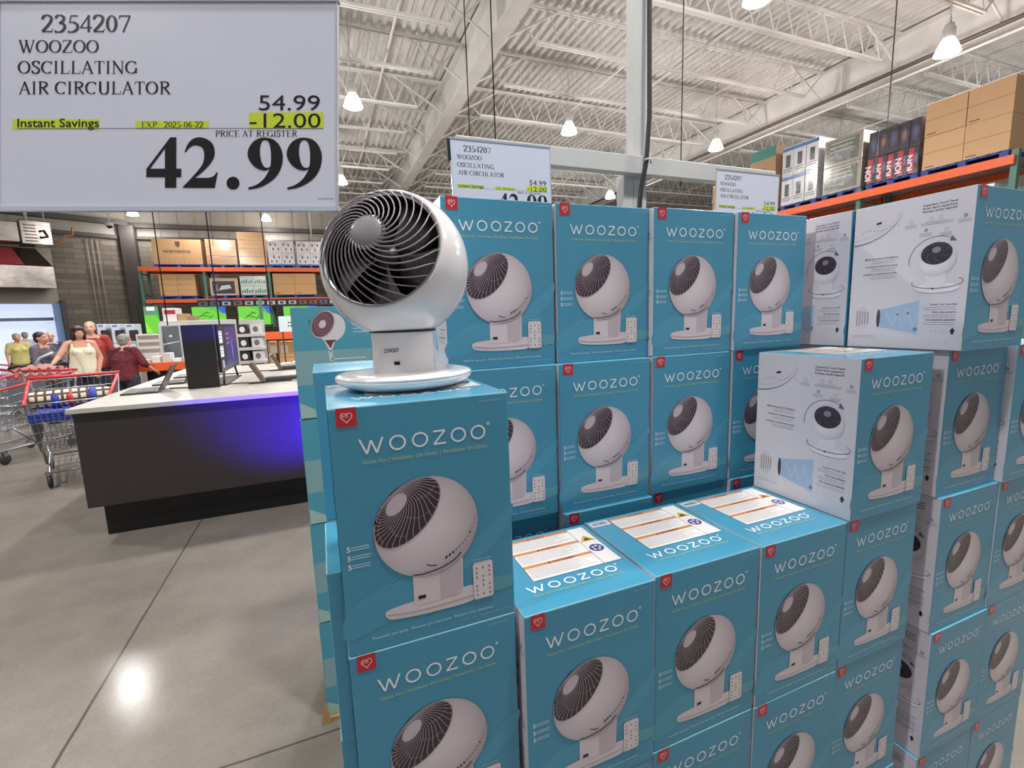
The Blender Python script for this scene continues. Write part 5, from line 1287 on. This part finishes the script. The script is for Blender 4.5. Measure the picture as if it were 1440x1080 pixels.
def person(loc, h, rz, label, skin, top, top_mat, pants_mat, hair, hair_mat, armL, armR, hturn=0.0, build=1.0, sleeves='short', female=True, vox=.013, lean=0.0, glasses=False, neck=True):
    s = h / 1.70; e = empty('person', loc, rz, label, 'person')
    S = lambda *p: Vector(p) * s
    hipx, shx = .095 * build, (.165 if female else .195)
    b = MB()
    # torso, pelvis, neck
    loft(b, [(S(0, y - lean * (z - .9), z), rx * s, ry * s) for (z, rx, ry, y) in ((.84, .12 * build, .10 * build, 0), (.92, .165 * build, .125 * build, 0), (1.02, .152 * build, .118 * build, 0), (1.12, .145 * build, .112 * build, -.005), (1.24, .155 * build, .117 * build, -.01), (1.34, .158 * build, .10, 0), (1.41, .10, .07, .01))])
    if female:
        for sx in (-1, 1): ico(b, S(sx * .07, -.085 * build - lean * .35, 1.25), (.075 * s, .065 * s, .07 * s))
    ly = -lean * .5
    limb(b, [S(-shx, ly, 1.395), S(0, ly + .01, 1.42), S(shx, ly, 1.395)], [.055 * s, .062 * s, .055 * s])
    limb(b, [S(0, ly + .01, 1.40), S(0, ly - .005 - lean * .1, 1.50)], [.058 * s, .05 * s])
    # head with face
    hc = S(0, ly - .02 - lean * .2, 1.585); HM = Matrix.Translation(hc) @ Matrix.Rotation(hturn, 4, 'Z') @ Matrix.Scale(s, 4)
    ico(b, (0, .012, .02), (.076, .095, .098), 3, HM); ico(b, (0, -.028, -.045), (.056, .062, .068), 3, HM); ico(b, (0, -.045, -.085), (.034, .034, .028), 2, HM)
    b.tube([HM @ Vector((0, -.086, .02)), HM @ Vector((0, -.108, -.022))], [.009 * s, .016 * s], 8)
    for sx in (-1, 1):
        ico(b, (sx * .078, .008, -.01), (.010, .020, .032), 2, HM); ico(b, (sx * .036, -.075, -.03), (.026, .022, .024), 2, HM); ico(b, (sx * .032, -.082, .036), (.026, .012, .008), 2, HM)
    ico(b, (0, -.088, -.052), (.024, .012, .007), 2, HM); ico(b, (0, -.086, -.063), (.021, .012, .007), 2, HM)
    # legs and feet
    for sx in (-1, 1):
        limb(b, [S(sx * hipx, 0, .90), S(sx * hipx * 1.02, -.01, .50), S(sx * hipx, .01, .09)], [.088 * build * s, .058 * build * s, .040 * s])
        ico(b, S(sx * hipx, -.06, .045), (.045 * s, .13 * s, .045 * s))
    for side, arm in ((-1, armL), (1, armR)):
        p = [S(side * shx, ly, 1.39)] + [S(*q) for q in arm]
        limb(b, p, [.050 * build * s, .038 * build * s, .026 * s])
        hand(b, p[2], (p[2] - p[1]), -side, s)
    fuse(b, 'body', skin, e, vox)
    # eyes, lips and brows
    m = MB()
    for sx in (-1, 1): ico(m, (sx * .032, -.086, .018), (.0135, .008, .0065), 2, HM)
    m.build('eyes', M['eyewhite'], e)
    m = MB()
    for sx in (-1, 1): ico(m, (sx * .032, -.0925, .018), (.0060, .004, .0060), 2, HM); m.tube([HM @ Vector((sx * .018, -.093, .040)), HM @ Vector((sx * .036, -.094, .046)), HM @ Vector((sx * .052, -.084, .040))], .0028 * s, 6)
    m.build('brows', M['browdark'], e)
    m = MB(); ico(m, (0, -.096, -.057), (.022, .006, .0075), 2, HM); m.build('lips', M['lips'], e)
    # clothes
    c = MB(); k = .012 * s
    loft(c, [(S(0, y - lean * (z - .9), z), rx * s + k, ry * s + k) for (z, rx, ry, y) in ((.84, .165 * build, .13 * build, 0), (.92, .172 * build, .133 * build, 0), (1.02, .158 * build, .124 * build, 0), (1.12, .151 * build, .118 * build, -.005), (1.24, .160 * build, .122 * build, -.01), (1.33, .150 * build, .104, 0))] + ([(S(0, -lean * .45, 1.40), .10 * s, .075 * s)] if top != 'tank' else []))
    if female:
        for sx in (-1, 1): ico(c, S(sx * .07, -.088 * build - lean * .35, 1.25), (.080 * s, .070 * s, .072 * s))
    if top != 'tank':
        limb(c, [S(-shx, ly, 1.392), S(-.06, ly + .012, 1.415), S(.06, ly + .012, 1.415), S(shx, ly, 1.392)], [.060 * s, .060 * s, .060 * s, .060 * s])
        for side, arm in ((-1, armL), (1, armR)):
            p = [S(side * shx, ly, 1.39)] + [S(*q) for q in arm]
            mid = p[0].lerp(p[1], .75)
            if sleeves == 'long': limb(c, p, [.064 * build * s, .052 * build * s, .036 * s])
            elif sleeves == 'elbow': limb(c, [p[0], p[1], p[1].lerp(p[2], .25)], [.064 * build * s, .056 * build * s, .052 * s])
            else: limb(c, [p[0], mid], [.064 * build * s, .058 * build * s])
    else:
        for sx in (-1, 1): limb(c, [S(sx * .11, ly - .055, 1.33), S(sx * .115, ly - .01, 1.44), S(sx * .11, ly + .06, 1.34)], [.036 * s, .026 * s, .034 * s])
    fuse(c, 'top', top_mat, e, vox)
    c = MB()
    ico(c, S(0, 0, .90), ((.172 * build) * s, .135 * build * s, .10 * s))
    for sx in (-1, 1): limb(c, [S(sx * hipx, 0, .88), S(sx * hipx * 1.02, -.01, .50), S(sx * hipx, .01, .12)], [.100 * build * s, .072 * build * s, .058 * s])
    fuse(c, 'trousers', pants_mat, e, vox * 1.3)
    c = MB()
    for sx in (-1, 1): ico(c, S(sx * hipx, -.06, .045), (.052 * s, .14 * s, .05 * s))
    c.build('shoes', M['rubber'], e)
    if hair:
        c = MB()
        if hair == 'bob':       # long dark bob with a fringe
            ico(c, (0, .022, .040), (.094, .106, .092), 3, HM); ico(c, (0, -.052, .072), (.072, .048, .034), 3, HM)
            for sx in (-1, 1): ico(c, (sx * .078, .015, -.045), (.028, .070, .105), 3, HM)
            ico(c, (0, .075, -.05), (.085, .050, .115), 3, HM)
        elif hair == 'short':
            ico(c, (0, .026, .045), (.086, .098, .082), 3, HM); ico(c, (0, .055, -.01), (.080, .060, .08), 3, HM)
        elif hair == 'curly':
            rq = random.Random(3)
            ico(c, (0, .02, .045), (.096, .106, .094), 3, HM); ico(c, (0, .05, -.02), (.090, .070, .085), 3, HM)
            for q in range(40):
                a, t = rq.uniform(0, 6.28), rq.uniform(-.3, 1.3); ico(c, (.09 * math.cos(a) * math.cos(t), .03 + .09 * abs(math.sin(a)) * math.cos(t), .03 + .09 * math.sin(t)), (.022, .022, .02), 1, HM)
        elif hair == 'thin': ico(c, (0, .030, .055), (.083, .092, .074), 3, HM); ico(c, (0, .06, 0), (.080, .05, .06), 3, HM)
        elif hair == 'fringe_back':   # bald crown, hair ring
            ico(c, (0, .06, -.0), (.082, .05, .045), 3, HM)
        fuse(c, 'hair', hair_mat, e, vox * .8, 2)
    if glasses:
        c = MB()
        for sx in (-1, 1): c.tube([HM @ Vector((sx * .033 + .021 * math.cos(t * .524), -.104, .016 + .017 * math.sin(t * .524))) for t in range(12)], .0022 * s, 5, closed=True)
        c.tube([HM @ Vector((-.012, -.104, .018)), HM @ Vector((.012, -.104, .018))], .002 * s, 5)
        for sx in (-1, 1): c.tube([HM @ Vector((sx * .054, -.102, .02)), HM @ Vector((sx * .08, .0, .015))], .002 * s, 5)
        c.build('glasses', M['black'], e)
    return e
M['eyewhite'] = mat('eye_white', (226, 220, 214), .3); M['browdark'] = mat('dark_brow', (58, 40, 34), .7); M['lips'] = mat('lips', (178, 96, 92), .5)
M['hair_dark'] = mat('dark_brown_hair', (46, 28, 28), .5, var=.25, scale=40, bump=.5); M['hair_grey'] = mat('grey_hair', (142, 138, 132), .6, var=.3, scale=60, bump=.6); M['hair_sand'] = mat('sandy_grey_hair', (182, 160, 132), .6, var=.15, scale=50, bump=.4)
M['cream'] = mat('cream_knit', (232, 224, 198), .8, var=.05, scale=20); M['redshirt'] = mat('brick_red_cotton', (160, 56, 48), .8, var=.08, scale=12)
M['maroon'] = mat('maroon_patterned_cloth', (96, 26, 38), .8, var=.7, scale=34); M['greyjacket'] = mat('grey_jacket_cloth', (92, 88, 100), .8, var=.1)
M['yellow'] = mat('yellow_cloth', (196, 188, 122), .8, var=.1); M['navy'] = mat('navy_cloth', (52, 56, 96), .8); M['jeans'] = mat('dark_trousers', (48, 50, 62), .8); M['pale_cloth'] = mat('pale_grey_cloth', (190, 190, 198), .8)
def at(px, py, d):
    q = D2(px, py, d); return Vector((q.x, q.y, 0)), q.z
ARM_DN = [(-.24, -.02, 1.12), (-.25, -.12, .88)]
def mir(a): return [(-x, y, z) for x, y, z in a]
p, h = at(108, 459, 7.9)
WOM = person(p, h, math.radians(22), 'dark haired woman in a cream sleeveless top behind the shopping carts', M['skin'], 'tank', M['cream'], M['jeans'], 'bob', M['hair_dark'],
       [(-.31, -.13, 1.17), (-.40, -.36, 1.06)], [(.25, .0, 1.12), (.20, -.14, .90)], hturn=math.radians(12), build=1.22, vox=.010)
q = D2(97, 505, 7.68); mb = MB(); mb.tube([D2(98, 484, 7.85), D2(96.5, 492, 7.55), D2(96.5, 505, 7.5), D2(95.5, 520, 7.5), D2(93, 528, 7.6)], .011, 6)
so_ = mb.build('shoulder_strap', M['browdark'], WOM); so_.matrix_parent_inverse = (Matrix.Translation(WOM.location) @ Matrix.Rotation(WOM.rotation_euler[2], 4, 'Z')).inverted(); so_['label'] = 'thin dark bag strap'
p, h = at(125, 453, 8.7)
person(p, h, math.radians(18), 'older man in a brick red polo shirt standing behind the woman in cream', M['skin_pale'], 'shirt', M['redshirt'], M['jeans'], 'thin', M['hair_sand'],
       [(-.27, 0, 1.12), (-.28, -.14, .90)], [(.27, 0, 1.12), (.24, -.16, .92)], hturn=math.radians(-8), build=1.1, female=False, vox=.011)
p, h = at(167, 471, 7.5)
person(p, h, math.radians(165), 'grey haired woman in a maroon patterned top seen from behind', M['skin_pale'], 'shirt', M['maroon'], M['jeans'], 'curly', M['hair_grey'],
       [(-.30, -.10, 1.14), (-.34, -.32, .98)], [(.28, -.06, 1.12), (.24, -.3, 1.0)], hturn=math.radians(-20), build=1.3, sleeves='elbow', vox=.011, lean=.18)
p, h = at(55, 467, 7.8)
person(p, h, math.radians(75), 'woman with short dark hair in a grey jacket at the patterned bag', M['skin'], 'shirt', M['greyjacket'], M['jeans'], 'short', M['hair_dark'],
       [(-.27, -.08, 1.12), (-.26, -.34, 1.0)], [(.27, -.08, 1.12), (.26, -.34, 1.02)], build=1.15, sleeves='long', vox=.013)
p, h = at(69, 467, 10.5)
person(p, h, math.radians(30), 'balding man with glasses in a navy shirt behind the others', M['skin_pale'], 'shirt', M['navy'], M['jeans'], 'fringe_back', M['hair_grey'],
       ARM_DN, mir(ARM_DN), female=False, vox=.016, glasses=True, build=1.05)
p, h = at(22, 469, 11.5)
person(p, h, math.radians(35), 'shopper in a pale yellow top at the far left', M['skin'], 'shirt', M['yellow'], M['jeans'], 'short', M['hair_grey'],
       ARM_DN, mir(ARM_DN), vox=.016, build=1.1)
p, h = at(34, 467, 14)
person(p, h, math.radians(200), 'distant shopper with grey hair in a white shirt by the bright entrance', M['skin_pale'], 'shirt', M['pale_cloth'], M['jeans'], 'short', M['hair_grey'],
       ARM_DN, mir(ARM_DN), vox=.02, female=False)

# ---------------------------------------------------------------- shopping carts
def cart(loc, rz, label):
    """local: +y towards the handle, x across; front narrower"""
    e = empty('shopping_cart', loc, rz, label, 'shopping cart', 'wire shopping carts')
    Wt, Wf, Lc = .34, .27, 1.05
    zt_b, zt_f, zb_b, zb_f = 1.0, .86, .46, .40
    cor = lambda y: (Wf + (Wt - Wf) * y / Lc)
    top = lambda y: zt_f + (zt_b - zt_f) * y / Lc
    bot = lambda y: zb_f + (zb_b - zb_f) * y / Lc
    m = MB(); R1 = .0028
    for sx in (-1, 1):
        for k in range(26):
            y = Lc * k / 25; m.tube([(sx * cor(y), y, top(y)), (sx * (cor(y) - .05), y, bot(y))], R1, 4, cap=False)
        for q in range(6):
            t = q / 5; m.tube([(sx * (cor(0) - .05 * (1 - t)), 0, bot(0) + (top(0) - bot(0)) * t), (sx * (cor(Lc) - .05 * (1 - t)), Lc, bot(Lc) + (top(Lc) - bot(Lc)) * t)], R1 * 1.2, 4, cap=False)
    for yy in (0, Lc):
        for k in range(15):
            f = -1 + 2 * k / 14; m.tube([(f * cor(yy), yy, top(yy)), (f * (cor(yy) - .05), yy, bot(yy))], R1, 4, cap=False)
        for q in range(6):
            t = q / 5; a = cor(yy) - .05 * (1 - t); z = bot(yy) + (top(yy) - bot(yy)) * t; m.tube([(-a, yy, z), (a, yy, z)], R1 * 1.2, 4, cap=False)
    for k in range(17):
        f = -1 + 2 * k / 16; m.tube([(f * (cor(0) - .05), 0, bot(0)), (f * (cor(Lc) - .05), Lc, bot(Lc))], R1, 4, cap=False)
    for k in range(12):
        y = Lc * k / 11; m.tube([(-(cor(y) - .05), y, bot(y)), (cor(y) - .05, y, bot(y))], R1, 4, cap=False)
    m.build('basket', M['chrome'], e)
    m = MB(); m.tube([(-cor(0), 0, top(0)), (-cor(Lc), Lc, top(Lc))], .014, 8); m.tube([(cor(0), 0, top(0)), (cor(Lc), Lc, top(Lc))], .014, 8); m.build('side_rail', M['cart_red'], e)
    m = MB(); m.tube([(-cor(0), -.005, top(0)), (cor(0), -.005, top(0))], .008, 8); m.build('front_rail', M['chrome'], e)
    m = MB(); m.tube([(-cor(Lc) - .02, Lc + .05, top(Lc) + .02), (cor(Lc) + .02, Lc + .05, top(Lc) + .02)], .017, 10); m.build('handle', M['cart_red'], e)
    m = MB()
    for sx in (-1, 1):
        m.tube([(sx * (cor(Lc)), Lc + .04, top(Lc)), (sx * .30, Lc, .44), (sx * .27, Lc - .1, .16), (sx * .20, .12, .16)], .013, 8)
        m.tube([(sx * .24, .25, bot(.25)), (sx * .25, .5, .17)], .012, 8)
    m.tube([(-.20, .12, .16), (.20, .12, .16)], .013, 8); m.tube([(-.26, Lc - .1, .16), (.26, Lc - .1, .16)], .013, 8)
    m.build('chassis', M['chrome'], e)
    m = MB()
    for k in range(11):
        f = -1 + 2 * k / 10; m.tube([(f * .19, .14, .165), (f * .25, Lc - .1, .165)], R1, 4, cap=False)
    for k in range(5): y = .14 + .2 * k; m.tube([(-.24, y, .165), (.24, y, .165)], R1, 4, cap=False)
    m.build('lower_tray', M['chrome'], e)
    for (x, y) in ((-.21, .14), (.21, .14), (-.27, Lc - .1), (.27, Lc - .1)):
        f = MB(); f.box((x - .022, y - .02, .10), (x - .016, y + .02, .16)); f.box((x + .016, y - .02, .10), (x + .022, y + .02, .16)); f.box((x - .022, y - .02, .145), (x + .022, y + .02, .16)); fo = f.build('caster', M['chrome'], e)
        w_ = MB(); MM = Matrix.Translation((x, y, .065)) @ Matrix.Rotation(math.radians(90), 4, 'Y'); w_.lathe([(0, -.015), (.05, -.015), (.062, -.009), (.065, 0), (.062, .009), (.05, .015), (0, .015)], 20, M=MM); w_.build('wheel', M['rubber'], fo)
    m = MB()
    m.cbox((-.24, Lc - .30, .62), (.24, Lc - .28, .92), .004); m.cbox((-.24, Lc - .28, .62), (.24, Lc - .02, .64), .004)
    m.build('child_seat', mat('grey_seat_panel', (110, 110, 120), .5), e)
    return e
a = D2(40, 570, 1); 
cA = Vector((-3.20, 4.98, 0)); cB = Vector((-3.60, 6.25, 0))
yaw = math.atan2((cB - cA).y, (cB - cA).x) - math.pi / 2
side = Vector((math.cos(yaw), math.sin(yaw), 0))
c1 = cart(cA + side * .27, yaw, 'nearer wire shopping cart with red rails, holding a plaid bundle'); c1.scale = (1.12, 1.12, 1.0)
c2 = cart(Vector((-4.42, 6.42, 0)), math.radians(-20), 'wire shopping cart at the left edge of the picture, under the zigzag bag')
for q_, (cx_, cy_, an_, lb_) in enumerate(((-5.2, 9.3, 70, 'wire shopping cart parked beyond the zigzag bag, nearer of two'), (-5.6, 10.5, 75, 'wire shopping cart parked furthest back at the far left'))):
    def cp(o, par=None):
        n_ = o.copy(); COL.objects.link(n_); n_.parent = par
        for ch in o.children: cp(ch, n_)
        return n_
    k_ = cp(c2); k_.location = (cx_, cy_, 0); k_.rotation_euler = (0, 0, math.radians(an_)); k_['label'] = lb_
# plaid roll with blue ribbons on a blue tray in the near cart
MC = Matrix.Translation(cA + side * .27) @ Matrix.Rotation(yaw, 4, 'Z')
pm = bpy.data.materials.new('plaid_cloth'); pm.use_nodes = True; nt = pm.node_tree; b = nt.nodes['Principled BSDF']; b.inputs['Roughness'].default_value = .85
tcn = nt.nodes.new('ShaderNodeTexCoord'); sp_ = nt.nodes.new('ShaderNodeSeparateXYZ'); nt.links.new(tcn.outputs['Object'], sp_.inputs[0])
def stripe(out, per, wd):
    a = nt.nodes.new('ShaderNodeMath'); a.operation = 'PINGPONG'; a.inputs[1].default_value = per; nt.links.new(out, a.inputs[0])
    l = nt.nodes.new('ShaderNodeMath'); l.operation = 'LESS_THAN'; l.inputs[1].default_value = wd; nt.links.new(a.outputs[0], l.inputs[0]); return l.outputs[0]
s1_, s2_ = stripe(sp_.outputs[0], .032, .011), stripe(sp_.outputs[2], .032, .010)
mx_ = nt.nodes.new('ShaderNodeMath'); mx_.operation = 'ADD'; nt.links.new(s1_, mx_.inputs[0]); nt.links.new(s2_, mx_.inputs[1])
mm = nt.nodes.new('ShaderNodeMixRGB'); mm.inputs[1].default_value = lin((226, 212, 182)) + (1,); mm.inputs[2].default_value = lin((84, 70, 64)) + (1,); nt.links.new(mx_.outputs[0], mm.inputs['Fac']); nt.links.new(mm.outputs[0], b.inputs['Base Color'])
e = empty('blanket_roll', MC @ Vector((0, .45, .84)), yaw, 'rolled plaid blanket tied with blue ribbons in the nearer cart', 'blanket')
mb = MB(); mb.tube([(-.33, 0, 0), (-.31, 0, .005), (.0, .0, .012), (.31, 0, .0), (.33, 0, 0)], [.06, .085, .09, .085, .06], 20); mb.build('blanket', pm, e)
M['ribbon'] = mat('blue_ribbon', (36, 60, 160), .5)
mb = MB()
for x in (-.12, .17): mb = MB(); mb.tube([(x - .03, 0, 0), (x + .03, 0, 0)], .094, 20); mb.build('ribbon', M['ribbon'], e)
mb = MB(); mb.tube([(-.03, 0, .0), (.02, 0, .01)], .0945, 20); mb.build('red_ribbon', M['cart_red'], e)
mb = MB(); mb.cbox((-.30, -.42, -.16), (.30, .42, -.12), .01); mb.cbox((-.30, -.42, -.12), (.30, -.39, -.06), .008)
mb.v = [tuple(MC @ Vector((x, y + .45, z + .84))) for x, y, z in mb.v]
mb.build('blue_tray', M['ribbon'], label='flat blue tray under the plaid blanket in the nearer cart', cat='tray')
# zigzag patterned bag
zm = bpy.data.materials.new('zigzag_cloth'); zm.use_nodes = True; nt = zm.node_tree; b = nt.nodes['Principled BSDF']; b.inputs['Roughness'].default_value = .85
tcn = nt.nodes.new('ShaderNodeTexCoord'); sp_ = nt.nodes.new('ShaderNodeSeparateXYZ'); nt.links.new(tcn.outputs['Object'], sp_.inputs[0])
pp = nt.nodes.new('ShaderNodeMath'); pp.operation = 'PINGPONG'; pp.inputs[1].default_value = .05; nt.links.new(sp_.outputs[0], pp.inputs[0])
ad = nt.nodes.new('ShaderNodeMath'); ad.operation = 'ADD'; nt.links.new(pp.outputs[0], ad.inputs[0]); nt.links.new(sp_.outputs[2], ad.inputs[1])
ml = nt.nodes.new('ShaderNodeMath'); ml.operation = 'MULTIPLY'; ml.inputs[1].default_value = 5.2; nt.links.new(ad.outputs[0], ml.inputs[0])
fr_ = nt.nodes.new('ShaderNodeMath'); fr_.operation = 'FRACT'; nt.links.new(ml.outputs[0], fr_.inputs[0])
cr_ = nt.nodes.new('ShaderNodeValToRGB'); cr_.color_ramp.interpolation = 'CONSTANT'; nt.links.new(fr_.outputs[0], cr_.inputs[0])
els = cr_.color_ramp.elements; els[0].position = 0; els[0].color = lin((176, 70, 70)) + (1,); els[1].position = .25; els[1].color = lin((222, 170, 160)) + (1,)
for pz, c in ((.42, (60, 44, 50)), (.6, (200, 120, 110)), (.8, (150, 140, 148))):
    q = els.new(pz); q.color = lin(c) + (1,)
nt.links.new(cr_.outputs[0], b.inputs['Base Color'])
bc = D2(56, 527, 7.1)
e = empty('shoulder_bag', bc, math.radians(25), 'bulging zigzag patterned bag in pink and grey on the left cart', 'bag')
mb = MB(); ico(mb, (0, 0, 0), (.35, .17, .165), 4); mb.v = [(x, y, z * (1.0 if z > 0 else .95)) for x, y, z in mb.v]; mb.build('bag_body', zm, e)
mb = MB(); mb.tube([(.33 * math.cos(t * .3) * .95, -.05, .13 + .03 * math.sin(t)) for t in range(11)], .02, 8); mb.build('bag_trim', M['black'], e)
mb = MB(); mb.tube([(-.05, -.05, .12), (.03, -.12, .26), (.18, -.14, .33)], .018, 8); mb.build('bag_strap', M['steel_white'], e)
